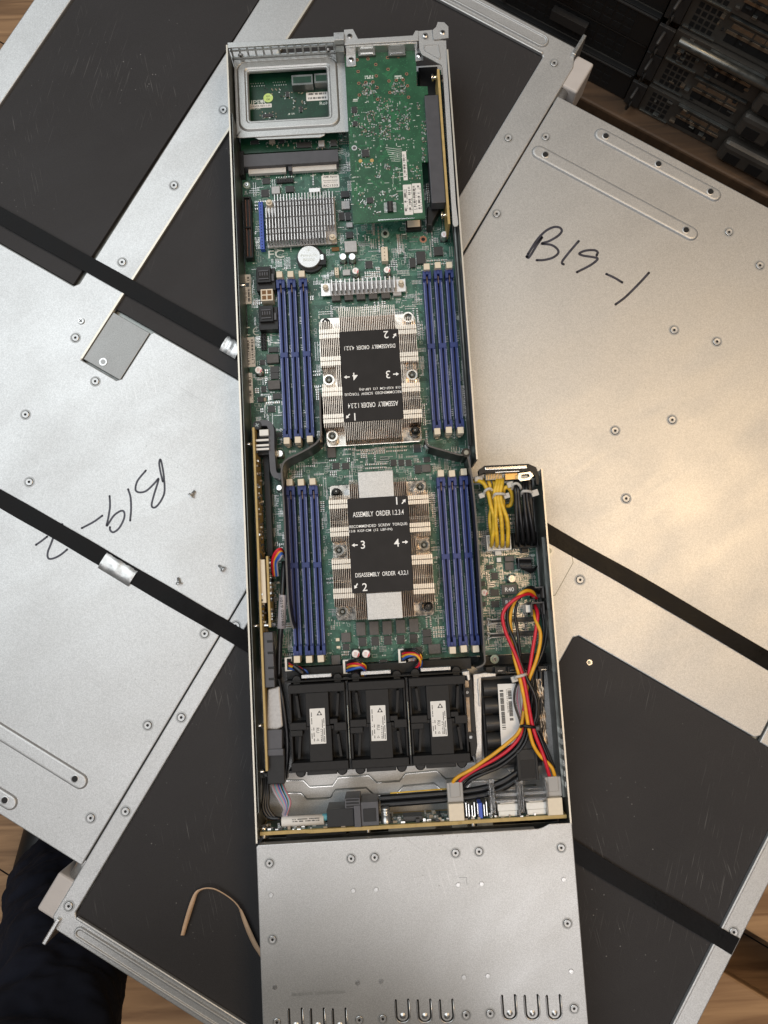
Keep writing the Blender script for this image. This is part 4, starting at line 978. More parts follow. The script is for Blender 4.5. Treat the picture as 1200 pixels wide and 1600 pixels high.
m.loft([[(x, y, z) for x, y in grow(k, r)] for k, r, z in lv], 0, cap=False)
m.prism(PL([(396, 208), (510, 202), (507, 211), (500, 214), (404, 217.5), (397, 214)], ZP-1), ZP-2.6, ZP-1.3, 0)
m.box(wx1-1.2, wx1-0.1, wy0, wy1, T0+8, ZP-1.3, 0)
m.build('window_plate', M['galv2'], node, bevel=0.35)
# mezzanine card below the window
ZM = 13.0
m = MB(); mx0, my1 = X0+4, yb-6; mx1 = -20.0; _, my0 = U(450, 236, ZM)
m.box(mx0, mx1, my0, my1, ZM-1.6, ZM, 0); mez = m.build('mezzanine_card', [M['mezz']], node)
OCC2 = []
m = MB()
m.ptext('SUPER', 398, 160, ZM+.08, 36, 7.5, 0, 0); x, y = U(408 if False else 413 - 5, 158, ZM+.08); 
m.disc(*U(409, 158.5, ZM), 1.3, ZM+.09, 0, 12); m.ptext('RoHS', 509, 161, ZM+.08, 19, 5.5, 0, 0)
for a in ((395, 170, 24), (417, 183, 14), (455, 178, 12)): m.ptext('MADE IN USA' if a[2] == 24 else 'J2', a[0], a[1], ZM+.08, a[2], 3, 0, 0)
for i in range(12): m.disc(*U(392+i*1.9, 131 - i*.1 + (i % 2)*4, ZM), .5, ZM+.1, 1, 8); m.disc(*U(427+i*1.8, 129 - i*.1 + (i % 2)*4.5, ZM), .5, ZM+.1, 1, 8)
tag(m.build('silkscreen_print', [M['silk'], M['solder']], mez), kind='stuff')
x, y = U(419, 152.8, ZM+.2); k = MB(); k.cyl(x, y, 4.0, ZM, ZM+.2, 0, 22); k.text('QC', x, y+1.3, ZM+.26, 3.2, 1.5, 0, 1); k.text('OK', x, y-1.4, ZM+.26, 3.2, 1.5, 0, 1); k.build('round_sticker', [M['sticker'], M['ink_black']], mez)
sticker(407, 165.6, 35, 6.4, ZM+.25, mez, bars=False, seed=8, texts=(('SERVER REV:1.00', 0, 0, .9, .5, 0),)); sticker(495.5, 150.5, 34, 14, ZM+.25, mez, vertical=False, rows=2, seed=9)
for px, py, w_, h_ in ((472, 124, 33, 17), (506, 121, 30, 16)):
    k = MB(); x, y = U(px, py, ZM+9); s_ = SP(px, py, ZM+9); k.boxc(x, y, w_*s_, h_*s_, ZM, ZM+8.5, 0); k.boxc(x, y, w_*s_*.86, h_*s_*.62, ZM+8.5, ZM+8.6, 1); k.build('port_shield', [M['steeldark'], M['mezz']], mez, bevel=.3)
for a in ((398, 222, 12, 6, 1.2, 'chip'), (425, 221, 9, 6, 2, 'ceramic'), (475, 226, 22, 9, 1.4, 'chip'), (502, 224, 9, 10, 3, 'choke'), (521, 223, 10, 10, 1.4, 'chip'), (470, 170, 4, 10, 1.2, 'chip'), (418, 180, 16, 5, 1, 'chip'), (449, 147, 5, 9, 1, 'chip'), (440, 219, 8, 8, 1.2, 'chip')):
    comp('chip' if a[5] == 'chip' else 'choke', *a, parent=mez, z0=ZM)
m = MB(); r2 = random.Random(5)
for i in range(150):
    px, py = r2.choice(((425, 143), (450, 150), (470, 165), (480, 140), (420, 182), (430, 225), (470, 225), (510, 226), (450, 222), (490, 226)))
    x, y = U(px + r2.uniform(-14, 14), py + r2.uniform(-7, 7), ZM); hz = r2.random() < .5
    m.boxc(x, y, 1.1 if hz else .6, .6 if hz else 1.1, ZM+.02, ZM+.5, r2.choice((0, 1, 2)))
tag(m.build('surface_components', [M['chip'], M['ceramic'], M['solder']], mez), kind='stuff')
# mezzanine connector: dark bar and a row of shining contacts
m = MB(); _, sy1 = U(462, 237, 18); _, sy0 = U(462, 256, 18); sxa, sxb = X0+6.5, -20.5
m.box(sxa, sxb, sy0, sy1, PZ, 18, 0); m.box(sxa-5, sxa, sy0-6, sy1+4, PZ, 17, 1)
for i in range(80):
    x = sxa+3 + i*(sxb-sxa-5)/80
    if abs(i-35) > 1: m.box(x, x+.75, sy0-4.2, sy0, PZ+2, PZ+5.5, 2)
m.box(sxa+36, sxa+39, sy0-4.4, sy0, PZ, PZ+7, 0)
m.build('mezzanine_connector', [M['grey'], M['black'], M['paper']], node, bevel=.2)
# square post between the two halves of the rear
m = MB(); x, y = U(529, 47, TW); m.box(-18.0, -9.6, yb-4, yb+3, T0+1.3, TW+.6, 0); m.box(-17.6, -10.2, yb-10, yb-4.2, T0+1.3, TW-5, 1); m.box(-13.0, -10.2, yb-70, yb-10.3, T0+10, 23, 1)
m.build('rear_post', [M['steel'], M['steeldark']], node, bevel=.4)
# network card bracket and handle plate
ZB = 40.0
m = MB(); m.prism(PL([(537.5, 46), (551.5, 45), (559.5, 60.3), (645, 55), (649, 47.5), (653.5, 47.5), (654, 63), (538.4, 70)], ZB), ZB-1.0, ZB, 0)
x, y = U(546.2, 56.5, ZB); m.annulus(x, y, 2.3, 1.4, ZB+.1, ZB+.9, 1); m.disc(x, y, 1.4, ZB+.5, 2)
for i in range(8):
    a = U(549+i*13, 70.5-i*.75, ZB-2); m.boxc(a[0], a[1], 5.6, 3.2, ZB-4.2, ZB-1.0, 3)
p0, p1 = U(540, 74, 37), U(652, 67, 37); m.box(p0[0], p1[0], p0[1]-1.5, p0[1]+.5, 12, ZB-1.1, 3)
m.build('card_bracket', [M['galv'], M['steel'], M['hole'], M['steel']], node, bevel=.3)
m = MB()
for px in (573, 620):
    x, y = U(px, 82, 33); m.boxc(x, y+3, 14, 12, 20, 33.5, 0); m.boxc(x, y-1.5, 10.5, 2.0, 33.5, 34, 1)
m.build('port_cage', [M['steeldark'], M['bright']], node, bevel=.3)
m = MB()
m.prism(PL([(653.5, 48.5), (675, 46.6), (677, 62.5), (697, 63.3), (699, 110), (712.5, 320), (716.3, 350), (714.5, 353.5), (710, 354), (707.5, 350), (699.5, 230), (692, 108), (690, 101.5), (660, 85.5), (655.5, 78)], ZB), ZB-1.2, ZB, 0)
tri = [(662, 70), (685.5, 69), (689.5, 91), (686.5, 93.5), (664, 80.5), (661, 76)]
c0 = (675, 79)
m.loft([[(*U(c0[0]+(a-c0[0])*k, c0[1]+(b_-c0[1])*k, ZB), z) for a, b_ in tri[::-1]] for k, z in ((1, ZB+.05), (.93, ZB+.6), (.86, ZB+.6), (.8, ZB+.1))], 0, cap=True)
m.prism(PL([(681.5, 42), (684, 34.3), (694, 35), (700.5, 41.5), (700.8, 59), (677.5, 61.5), (676, 47)], ZB+1.5), ZB+.4, ZB+1.6, 0)
for px, py in ((664.5, 55), (691.5, 50.6)):
    x, y = U(px, py, ZB+1.6); m.annulus(x, y, 2.2, 1.3, ZB+1.7, ZB+2.2, 1, 16); m.disc(x, y, 1.3, ZB+1.8, 2)
for py in (120, 335):
    x, y = U(704 + (py-120)*.05, py, ZB); m.boxc(x+1.5, y, 1.0, 8, ZB+.05, ZB+.15, 2)
m.build('handle_plate', [M['galv'], M['steel'], M['hole']], node, bevel=.35)
# network card
ZN = 31.0
nic = MB(); nic.prism(PL([(538, 84), (648, 77), (650.5, 103), (651.2, 134.5), (668, 135), (669, 147), (663.5, 148.3), (669, 252.4), (659, 253), (664.8, 340.8), (552, 349.5)], ZN), ZN-1.6, ZN, 0, 1)
nic = nic.build('network_card', [M['pcbnic'], M['tracenic']], node)
for pts, (px, py) in (([(540, 82), (555.5, 81), (556.5, 102), (553, 103.5), (541.5, 104)], (548.5, 93)), ([(648, 75), (655, 74.6), (661, 84), (662, 94), (649.5, 95.5)], (654.5, 86))):
    m = MB(); m.prism(PL(pts, ZN+1.2), ZN+.1, ZN+1.2, 0)
    x, y = U(px, py, ZN+1.2); m.annulus(x, y, 2.2, 1.2, ZN+1.3, ZN+2.0, 1, 16); m.disc(x, y, 1.2, ZN+1.6, 2)
    m.build('mounting_tab', [M['steel'], M['bright'], M['hole']], nic, bevel=.2)
def nz(zx, zy): return (530+zx/6.0, 30+zy/6.0)
def n4(zx, zy): return (530+zx/5.714, 220+zy/5.714)
m = MB()
for q in ((168,382),(270,373),(343,425),(453,360),(555,353),(458,470),(177,491),(347,532),(184,601),(249,593),(315,589),(189,711),(355,641),(361,752),(467,580),(535,573),(599,568),(632,514),(640,625),(475,688),(650,732)):
    x, y = U(*nz(*q), ZN); r = .95
    for a, c_ in ((r, 0), (-r, 0), (0, r), (0, -r)): m.boxc(x+a, y+c_, .5 if a else 2*r+.5, 2*r+.5 if a else .5, ZN+.02, ZN+.10, 0)
    m.disc(x, y, .7, ZN+.05, 1, 8)
m.build('test_pad', [M['copper'], M['hole']], nic)
m = MB(); r3 = random.Random(21)
def cl(mb, fpx, zx, zy, w_, h_, n, sz=1.0, kinds=(0, 1, 2, 2)):
    for i in range(n):
        x, y = U(*fpx(zx + r3.uniform(-w_, w_)/2, zy + r3.uniform(-h_, h_)/2), ZN); hz = r3.random() < .5; k = r3.choice(kinds)
        m.boxc(x, y, (1.15 if hz else .62)*sz, (.62 if hz else 1.15)*sz, ZN+.02, ZN+.45*sz, k)
for a in ((280, 660, 140, 120, 60), (560, 650, 130, 110, 60), (290, 910, 110, 110, 40), (600, 930, 140, 220, 80), (270, 1040, 160, 120, 60), (430, 800, 150, 130, 40), (430, 1060, 110, 140, 70), (560, 1110, 100, 50, 20), (155, 930, 60, 150, 22), (740, 820, 30, 70, 10), (790, 1050, 40, 220, 30), (440, 930, 90, 60, 30)): cl(m, nz, *a)
for a in ((235, 110, 130, 90, 14), (245, 215, 110, 40, 14), (430, 235, 70, 50, 22), (670, 255, 70, 50, 12), (345, 310, 60, 60, 10), (280, 570, 110, 70, 20), (390, 490, 60, 80, 14), (500, 290, 60, 110, 14), (340, 650, 70, 40, 12), (690, 330, 90, 40, 8), (200, 520, 60, 100, 14), (755, 120, 30, 160, 22), (500, 500, 50, 60, 10)): cl(m, n4, *a)
for q in ((255, 700), (297, 697), (540, 678), (582, 676)):
    x, y = U(*nz(*q), ZN); m.boxc(x, y, 1.7, 1.5, ZN, ZN+.7, 2)
tag(m.build('surface_components', [M['ceramic'], M['chipgrey'], M['solder']], nic), kind='stuff')
for px, py, w_, h_, ht in ((571, 239, 11, 12, 1.2), (578, 312.5, 10, 9, 1.2), (587, 52, 1, 1, .1), (553.5, 171, 8, 10, 1.0), (555, 193, 7, 8, 1.0)):
    if w_ > 1: comp('chip', px, py, w_, h_, ht, 'chip', parent=nic, z0=ZN)
m = MB(); x, y = U(609.6, 322, ZN+2.4); m.boxc(x, y, 4.6, 8.6, ZN+.3, ZN+2.4, 0)
for i in range(8):
    for s_ in (-1, 1): m.boxc(x+s_*3.6, y-3.7+i*1.06, 2.6, .5, ZN+.05, ZN+.5, 1)
    m.boxc(x, y-3.7+i*1.06, 1.4, .5, ZN+2.4, ZN+2.5, 2)
m.build('switch_block', [M['black'], M['solder'], M['chipgrey']], nic, bevel=.15)
m = MB()
for q in ((190, 182), (292, 178)):
    x, y = U(*n4(*q), ZN); m.cyl(x, y, 1.5, ZN, ZN+.5, 0, 14)
m.build('gold_pad', M['gold'], nic)
m = MB()
for i in range(7):      # fan of pale lines
    a, b_, c_ = n4(465 + (6-i)*-9, 60+i*20), n4(520, 75+i*18), n4(560 - i*2, 72+i*18)
    m.stroke([U(*a, ZN), U(*b_, ZN), U(*c_, ZN)], .35, ZN+.06, 0)
for q in ((255, 240, 55, 3), (530, 252, 45, 4), (555, 318, 60, 4), (275, 380, 50, 3), (425, 376, 45, 3), (545, 448, 70, 3), (480, 350, 3, 80), (540, 300, 3, 70)):
    x, y = U(*n4(q[0], q[1]), ZN); m.boxc(x, y, q[2]/5.714*.475, q[3]/5.714*.475+.1, ZN+.02, ZN+.07, 0)
for i in range(170):
    px, py = r3.uniform(545, 655), r3.uniform(150, 335); x, y = U(px, py, ZN); hz = r3.random() < .5
    m.ticks(x, x+r3.uniform(1, 3), y, y+.6, ZN+.06, 0, 'x', .7, r3) if hz else m.ticks(x, x+.6, y, y+r3.uniform(1, 3), ZN+.06, 0, 'y', .7, r3)
for q in ((280, 545, 85, 36), (560, 545, 85, 36), (150, 765, 50, 20)):
    x, y = U(*nz(q[0], q[1]), ZN); m.ticks(x-q[2]*.04, x+q[2]*.04, y-q[3]*.035, y, ZN+.06, 0, 'x', .85, r3); m.ticks(x-q[2]*.04, x+q[2]*.04, y+.4, y+1.6, ZN+.06, 0, 'x', .85, r3)
tag(m.build('silkscreen_print', M['silk'], nic), kind='stuff')
m = MB()
for i in range(90):
    px, py = r3.uniform(545, 655), r3.uniform(95, 335); x, y = U(px, py, ZN); L_ = r3.uniform(3, 14); a = math.radians(r3.choice((0, 45, 90, 135)))
    for j in range(r3.randint(1, 5)):
        o = j*.6; q0 = (x - math.sin(a)*o, y + math.cos(a)*o); q1 = (q0[0]+math.cos(a)*L_, q0[1]+math.sin(a)*L_)
        if -12 < q1[0] < 38 and 290 < q1[1] < 430: m.stroke([q0, q1], .22, ZN+.03, 0)
tag(m.build('board_traces', M['tracenic'], nic), kind='stuff')
sticker(632.5, 259, 6.6, 48, ZN+.25, nic, seed=12, rows=1); sticker(637.5, 312, 13.5, 50, ZN+.25, nic, seed=13); sticker(651.8, 309.5, 14, 49, ZN+.25, nic, seed=14)
m = MB(); x, y = U(622, 341.5, ZN); m.box(x-16, x+13, y-.75, y-.1, ZN-.8, ZN+.25, 0); m.build('bright_edge', M['bright'], nic)
m = MB(); x, y = U(*n4(135, 65), ZN); m.cyl(x, y, 2.2, ZN, ZN+.3, 0, 18); m.disc(x, y, 1.3, ZN+.32, 1, 14); m.build('rivet_hole', [M['steel'], M['chipgrey']], nic)
# riser card on edge, its socket and stand-offs
ZR = 37.0
ra, rb_ = U(684, 108, ZR), U(702.5, 350, ZR); rx = (ra[0]+rb_[0])/2
m = MB(); m.box(rx-.9, rx+.9, rb_[1], ra[1], PZ+3, ZR, 0); ris = m.build('riser_card', M['tanpcb'], node)
m = MB(); pa, pb = U(688, 152, 31), U(699.5, 305, 31)
for i in range(46):
    y = pa[1] + (pb[1]-pa[1])*i/45; m.tube([(rx+.9, y, 31), (rx+2.6, y, 31)], .3, 0, 5); m.tube([(rx+.9, y, 28), (rx+2.4, y, 28)], .3, 0, 5)
m.build('solder_pins', M['bright'], ris)
m = MB(); ca, cb = U(663, 149, 34.5), U(696.5, 316, 34.5); c0_, c1_ = U(683.5, 149, 34.5), U(675, 316, 34.5)
cxl = (U(663, 149, 34.5)[0] + U(674.5, 316, 34.5)[0])/2; 
m.box(cxl, rx-1.0, cb[1], ca[1], 24, 34.5, 0); m.box(cxl-.1, cxl+3, cb[1]+3, ca[1]-30, 20, 24, 1)
m.build('card_socket', [M['grey'], M['black']], ris, bevel=.5)
m = MB(); a_ = U(672, 330, 20)
m.prism(PL([(668, 322), (690, 322), (683, 334), (677, 346), (676, 352), (667, 352)], 22), PZ, 22, 0); m.build('socket_foot', M['black'], ris, bevel=.8)
m = MB()
for px, py in ((690, 120.5), (705, 335.5)):
    x, y = U(px, py, 33); m.tube([(rx-4, y, 33), (X1-5, y, 33)], 1.7, 0, 12); m.tube([(rx-5.5, y, 33), (rx-4, y, 33)], 2.8, 0, 12)
m.build('stand_off', M['bright'], ris)
m = MB(); x, y = U(663, 118, 20); m.box(x-4, x+12, y-16, y+12, PZ+.5, 14, 0); m.build('port_block', M['black'], node, bevel=.5)

# ================================================================== left side: riser card, retainer arm, hose-like cables
ZV = 36.0
a_, c_ = U(393.5, 668, ZV), U(414, 1205, ZV); rx2 = X0+8.8
m = MB(); m.box(rx2-.8, rx2+.8, c_[1], a_[1], PZ+2, ZV, 0); lr = m.build('edge_card', M['tanpcb'], node)
m = MB()
for i in range(170):
    y = r3.uniform(c_[1]+70, a_[1]-8); z = r3.uniform(14, 35); m.box(rx2+.8, rx2+.8+r3.uniform(.6, 1.8), y-.7, y+.7, z-.6, z+.6, r3.choice((0, 0, 0, 0, 3, 1, 2)))
tag(m.build('surface_components', [M['chip'], M['ceramic'], M['solder'], M['chipgrey']], lr), kind='stuff')
m = MB()
for px, py, ln in ((405, 688, 8), (406, 696, 8), (406, 702, 8)):
    x, y = U(px, py, 33); m.box(rx2+1, rx2+11, y-.8, y+.8, 31, 33.5, 0)
x, y = U(409, 676, 33); m.box(rx2+4, rx2+11, y-2.4, y+2.4, 25, 33, 0); m.box(rx2+1, rx2+10, y-16, y+1.5, 14, 27, 1)
m.build('edge_connector', [M['white'], M['black']], lr, bevel=.3)
# slot with green solder row beside it
m = MB(); p0, p1 = U(409, 705, 20), U(411, 870, 20); m.box(rx2+4.0, rx2+8.5, p1[1], p0[1], PZ, 19, 0)
m.build('edge_slot', M['black'], node, bevel=.4)
m = MB(); 
for i in range(60):
    y = p1[1] + (p0[1]-p1[1])*i/59; m.box(rx2+10, rx2+10.7, y-.3, y+.3, PZ, PZ+.5, 0)
m.build('solder_pins', M['via'], board)
# retainer arm
m = MB(); path = spline([(*U(a, b_, 30), 0) for a, b_ in ((401, 663), (413, 661), (421, 663.5), (424, 675), (424.5, 700), (426, 722), (427.5, 737), (432, 743), (441, 743.5))], 6)
m.wall([(p[0], p[1]) for p in path], 4.4, PZ+8, 31, 0)
x, y = U(401.5, 664, 32); m.cyl(x, y, 3.4, PZ, 31.5, 1, 20); m.boxc(x, y, 3.5, .8, 31.5, 31.6, 2, .5); m.boxc(x, y, .8, 3.5, 31.5, 31.62, 2, .5)
m.build('retainer_arm', [M['grey'], M['black'], M['steeldark']], node, bevel=.8)
# beige flat-cable socket on a small second card
m = MB(); p0, p1 = U(417, 869, 32), U(422, 980, 32); xb = (p0[0]+p1[0])/2; m.box(xb-.8, xb+.8, p1[1], p0[1], PZ+2, 32, 0); sc_ = m.build('small_edge_card', M['tanpcb'], node)
m = MB(); p0, p1 = U(413, 874, 34), U(414.5, 942, 34); m.box(xb-5.8, xb-1.6, p1[1], p0[1], 20, 34, 0); m.box(xb-8.2, xb-6.0, p1[1]+1, p0[1]-6, 20, 32, 1); m.build('cable_socket', [M['ivory'], M['grey']], sc_, bevel=.35)
m = MB(); x, y = U(410, 977, 28); m.tube([(rx2+1, y, 28), (xb+4, y, 28)], 1.8, 0, 12); m.build('stand_off', M['bright'], sc_)
m = MB()
for i in range(40):
    y = r3.uniform(p1[1]-14, p0[1]); m.box(xb+.8, xb+2, y-.6, y+.6, r3.uniform(12, 28), r3.uniform(28.5, 31), r3.choice((0, 1, 2)))
tag(m.build('surface_components', [M['chip'], M['ceramic'], M['solder']], sc_), kind='stuff')
# grey cable duct with dark notches
m = MB(); p0, p1 = U(418, 988, 34), U(422, 1074, 34); xd = (p0[0]+p1[0])/2; m.box(xd-3.6, xd+3.6, p1[1], p0[1], 12, 34, 0)
for py in (1002, 1020, 1043.5, 1061):
    x, y = U(423, py, 34); m.box(xd-.8, xd+4.2, y-1.0, y+1.0, 33, 34.15, 1)
m.build('cable_duct', [M['grey'], M['black']], node, bevel=.4)
m = MB(); m.prism(PL([(418, 1077), (437, 1072), (442, 1136), (432, 1141), (416, 1140)], 30), 10, 30, 0); m.build('tape_wrap', M['choke'], node, bevel=1.0)
m = MB(); m.prism(PL([(414, 1141), (441, 1140), (441, 1172), (415, 1173)], 33), 10, 33, 0); m.prism(PL([(415, 1171), (445, 1170), (445, 1225), (418, 1226)], 31), 8, 31, 1)
m.prism(PL([(416, 1171), (443, 1170), (443, 1181), (416, 1182)], 34), 31.1, 34, 0)
m.build('cable_plug', [M['grey'], M['black']], node, bevel=.6)
def wire(name, pts, r, mt, parent=None, k=5):
    m = MB(); m.tube(spline([U3(a, b_, z) for a, b_, z in pts], k), r, 0, 8); return m.build(name, M[mt], parent or node)
for i, mt in enumerate(('wire_r', 'wire_r', 'wire_o', 'wire_b', 'wire_b', 'wire_g')):
    o = i*1.7
    wire('wire', [(426+o, 900, 20), (424.5+o, 880, 26), (429+o, 864+i*2, 31), (438+o*.4, 857+i*2.2, 31), (446, 866+i*2, 22)], .75, mt)
wire('cable', [(444, 878, 22), (443, 905, 26), (441, 940, 28), (439, 980, 28), (437, 1010, 24), (436, 1060, 20)], 2.0, 'wire_k'); wire('cable', [(436, 1062, 24), (441, 1090, 28), (448, 1140, 28), (449, 1180, 26), (446, 1215, 22)], 1.7, 'wire_k')
wire('cable', [(447, 890, 22), (444, 920, 24), (438, 990, 24), (432, 1040, 20)], 1.4, 'wire_k')
m = MB(); pts = [U3(442.5, 930, 29), U3(441, 955, 29.5), U3(439.5, 982, 29)]; m.tube(pts, 3.1, 0, 14); x, y = U(441, 956, 32.7); m.text('1019 020165', x, y, 32.8, 21, 2.2, math.radians(-88), 1)
m.build('cable_sleeve', [M['wire_g'], M['ink_black']], node)
# air baffles
def baffle(pts, k=5):
    m = MB(); m.wall([(p[0], p[1]) for p in spline([(*U(a, b_, 36), 0) for a, b_ in pts], k)], 1.3, PZ+.4, 36, 0, 1); return m.build('air_baffle', [M['black'], M['chipgrey']], node)
baffle([(499.5, 612), (500.5, 650), (501, 678), (496, 690), (486, 698), (468, 708), (452, 715.5), (443, 723), (440, 735), (441, 752), (444, 800), (446.5, 860), (450, 935), (454, 968), (458.5, 983)])
baffle([(665, 686), (667, 694), (674, 698), (700, 705.5), (719, 710.5), (729, 709.5)])
m = MB(); x, y = U(728.5, 707, 36); m.cyl(x, y, 3.4, PZ, 36.1, 0, 18); m.cyl(x, y, 1.8, 36.1, 36.3, 1, 14); m.build('baffle_post', [M['black'], M['steeldark']], node)
baffle([(731, 713), (736, 738), (741, 780), (746, 840), (751, 920), (757, 1020), (757.5, 1034), (753, 1040), (744, 1043.5)])
m = MB(); x, y = U(667.5, 697, 30); m.cyl(x, y, 2.4, PZ, 30, 0, 14, 2.0); m.build('bright_post', M['bright'], node)

# ================================================================== power inlet at the step
m = MB(); ZQ = 38.0
m.prism(PL([(748, 734), (757, 727.5), (826, 724.5), (838, 730), (843, 745), (842.5, 757), (838, 757), (836.5, 745), (829, 736.5), (757, 739), (749, 742)], ZQ), 30, ZQ, 0)
m.ring(PL([(810, 739.5), (829, 737), (834, 743.5), (827, 750.5), (813, 752.5), (809.5, 749)], ZQ), PL([(815, 742), (825.5, 741), (827.5, 744.5), (823, 747.5), (816, 748), (813.8, 746.5)], ZQ), 32, ZQ+1.2, 1)
m.prism(PL([(758, 730), (823, 727), (823.5, 731.5), (758, 734)], ZQ+.6), ZQ+.05, ZQ+.6, 1); m.prism(PL([(774, 737), (812, 735.3), (812, 736.6), (774, 738.3)], ZQ+.6), ZQ-4, ZQ+.6, 1)
m.build('inlet_frame', [M['black'], M['bright']], node, bevel=.5)
m = MB()
a_ = U(772, 744, 34); m.boxc(a_[0], a_[1], 13, 5.4, 26, 33, 2)
for i in range(10): m.boxc(a_[0]-5.4+i*1.2, a_[1], .62, 4.6, 33, 33.4, 0)
a_ = U(799.5, 744, 34); m.boxc(a_[0], a_[1], 9.4, 5.0, 26, 33.4, 0); m.boxc(*U(786, 735.5, 35), 26, 1.4, 30, 35, 1)
m.build('gold_contacts', [M['gold'], M['copper'], M['steeldark']], node, bevel=.2)
m = MB(); m.prism(PL([(741, 745), (754, 742), (755, 750), (742, 753)], 30), 20, 30, 0); m.build('nylon_clip', M['tie'], node, bevel=.6)
# eight-pin plugs with their wires
def plug(name, px, py, w_, h_, zt, mt, inner):
    x, y = U(px, py, zt); k = SP(px, py, zt); sx, sy = w_*k, h_*k; m = MB()
    m.boxc(x, y, sx, sy, PZ, zt-4, 0); m.ring([(x+a*sx/2, y+c*sy/2) for a, c in ((1, 1), (-1, 1), (-1, -1), (1, -1))], [(x+a*(sx/2-.8), y+c*(sy/2-.8)) for a, c in ((1, 1), (-1, 1), (-1, -1), (1, -1))], zt-4, zt, 0)
    for i in range(1, 4): m.box(x-sx/2+i*sx/4-.25, x-sx/2+i*sx/4+.25, y-sy/2+.8, y+sy/2-.8, zt-4, zt-.4, 0)
    m.box(x-sx/2+.8, x+sx/2-.8, y-.25, y+.25, zt-4, zt-.4, 0); m.boxc(x, y-sy/2-1.6, 5, 3.4, PZ, zt-7, 0)
    return m.build(name, [M[mt], M[inner]], node, bevel=.3)
plug('power_plug', 779.5, 847.5, 38, 24, 20, 'white', 'hole'); plug('power_plug', 821.5, 843.5, 38, 24, 20, 'black', 'hole')
for i in range(4):
    for j in range(2):
        bx_, by_ = 767.5 + i*8.4, 853.5 - j*9
        if j == 0: P = [(bx_, by_, 15), (bx_+1.0, by_-7, 24), (bx_-1 + (1.5-i)*-1.0, 815, 32), (770.5 + i*4.4, 786, 35), (768.5 + i*4.4, 770, 36), (772 + i*4.2, 755, 35), (774 + i*3.5, 748, 30)] if i > 0 else [(bx_, by_, 15), (bx_+1.5, by_-8, 24), (772, 812, 31), (767, 790, 33), (763, 771, 34), (757, 757, 33), (748, 751.5, 29), (738, 752, 25)]
        else: P = [(bx_, by_, 15), (bx_+1.0, by_-7, 22), (bx_-2, 812, 27), (768 + i*3.5, 788, 29), (763 + i*5, 770, 30), (757 + i*8, 757, 30), (753 + i*8.5, 748, 26)]
        wire('yellow_wire', P, 1.55, 'wire_y', k=6)
wire('yellow_wire', [(786.5, 795, 27), (786, 776, 30), (787.5, 764, 33), (793, 761.5, 33), (798.5, 768, 31), (800, 780, 28), (797.5, 789, 26), (791, 791, 24)], 1.6, 'wire_y')
for i in range(4):
    for j in range(2):
        bx_, by_ = 808.5 + i*8.4, 850 - j*8
        ttx = (806, 810, 818.5, 823.5)[i] if j == 0 else (808, 820, 827, 829)[i]
        wire('black_wire', [(bx_, by_, 15), (bx_+.4, by_-8, 24), (ttx + (bx_-ttx)*.55, 812, 32-j*4), (ttx+.6, 782, 34-j*4), (ttx-.5 , 765, 35-j*4), (ttx-.8, 750, 30)], 1.6, 'wire_k', k=6)
def zip_tie(name, pts, head, r, mt, hr):
    m = MB(); m.tube(spline([U3(*p) for p in pts], 5), r, 0, 8); x, y = U(head[0], head[1], head[2]); m.boxc(x, y, hr, hr*.9, head[2]-2.0, head[2]+1.6, 0, .25); return m.build(name, M[mt], node, bevel=.6)
zip_tie('cable_tie', [(771, 778, 34), (773.5, 772.5, 38.5), (781, 771.5, 39.2), (788, 772.5, 38), (790.5, 776, 35)], (791.5, 774.8, 36), 1.15, 'tie', 4.4)
zip_tie('cable_tie', [(756, 774, 31), (758, 767, 36.8), (765, 763.5, 37.3), (769.5, 766, 35)], (752.5, 774.5, 32), 1.15, 'tie', 4.2)
zip_tie('cable_tie', [(800, 764, 33), (802, 757, 38), (808, 755.5, 38.4), (813, 760, 37), (813.5, 764, 34)], (797, 757.5, 35), 1.15, 'tie', 4.6)
zip_tie('cable_tie', [(814.5, 773, 33), (817, 768, 38.3), (825, 767.5, 38.6), (831, 769.5, 37), (833, 773, 34)], (835.5, 770.5, 36), 1.15, 'tie', 5.2)
# small dark plug below and the loose ends of its wires
m = MB(); x, y = U(820, 876, 18); m.boxc(x, y, 10.5, 5, PZ, 18, 0); m.box(x-5.25, x-4.4, y-6, y+2.4, PZ, 18.5, 0); m.box(x+4.4, x+5.25, y-8, y+2.4, PZ, 18.5, 0); m.build('small_plug', M['grey'], node, bevel=.3)
for i in range(9):
    wire('black_wire', [(812+i*2.1, 874, 17), (812.5+i*2.1, 880, 21), (815+i*1.9, 888, 21), (820+i*1.8, 895 - abs(i-5), 17), (829+i*1.2, 893-i, 13)], .8, 'wire_k', k=4)

# ================================================================== lower right: drive power leads
m = MB()
for (a, b_, c_, d_) in ((833, 917, 851, 934), (830, 941, 852, 960)):
    p0, p1 = U(a, b_, 26), U(c_, d_, 26); m.box(p0[0], p1[0], p0[1]-1.2, p0[1], PZ, 26, 0); m.box(p1[0]-1.2, p1[0], p1[1], p0[1]-1.3, PZ, 26, 0); m.box(p0[0], p1[0]-1.3, p1[1], p0[1]-1.3, PZ, 17, 0); m.box(p0[0], p0[0]+1.0, p1[1], p0[1]-1.3, PZ, 24, 0)
m.build('lead_socket', M['chipgrey'], node, bevel=.3)
m = MB(); x, y = U(825.8, 951, 20); m.boxc(x, y, 4.2, 5.6, PZ, 20, 0); m.build('socket_key', M['white'], node, bevel=.3)
m = MB(); x, y = U(804, 952, 18); m.cyl(x, y, 2.6, PZ, 17.6, 1, 18); m.disc(x, y, 2.3, 17.65, 0, 18); m.build('capacitor', [M['capblue'], M['alu']], node)
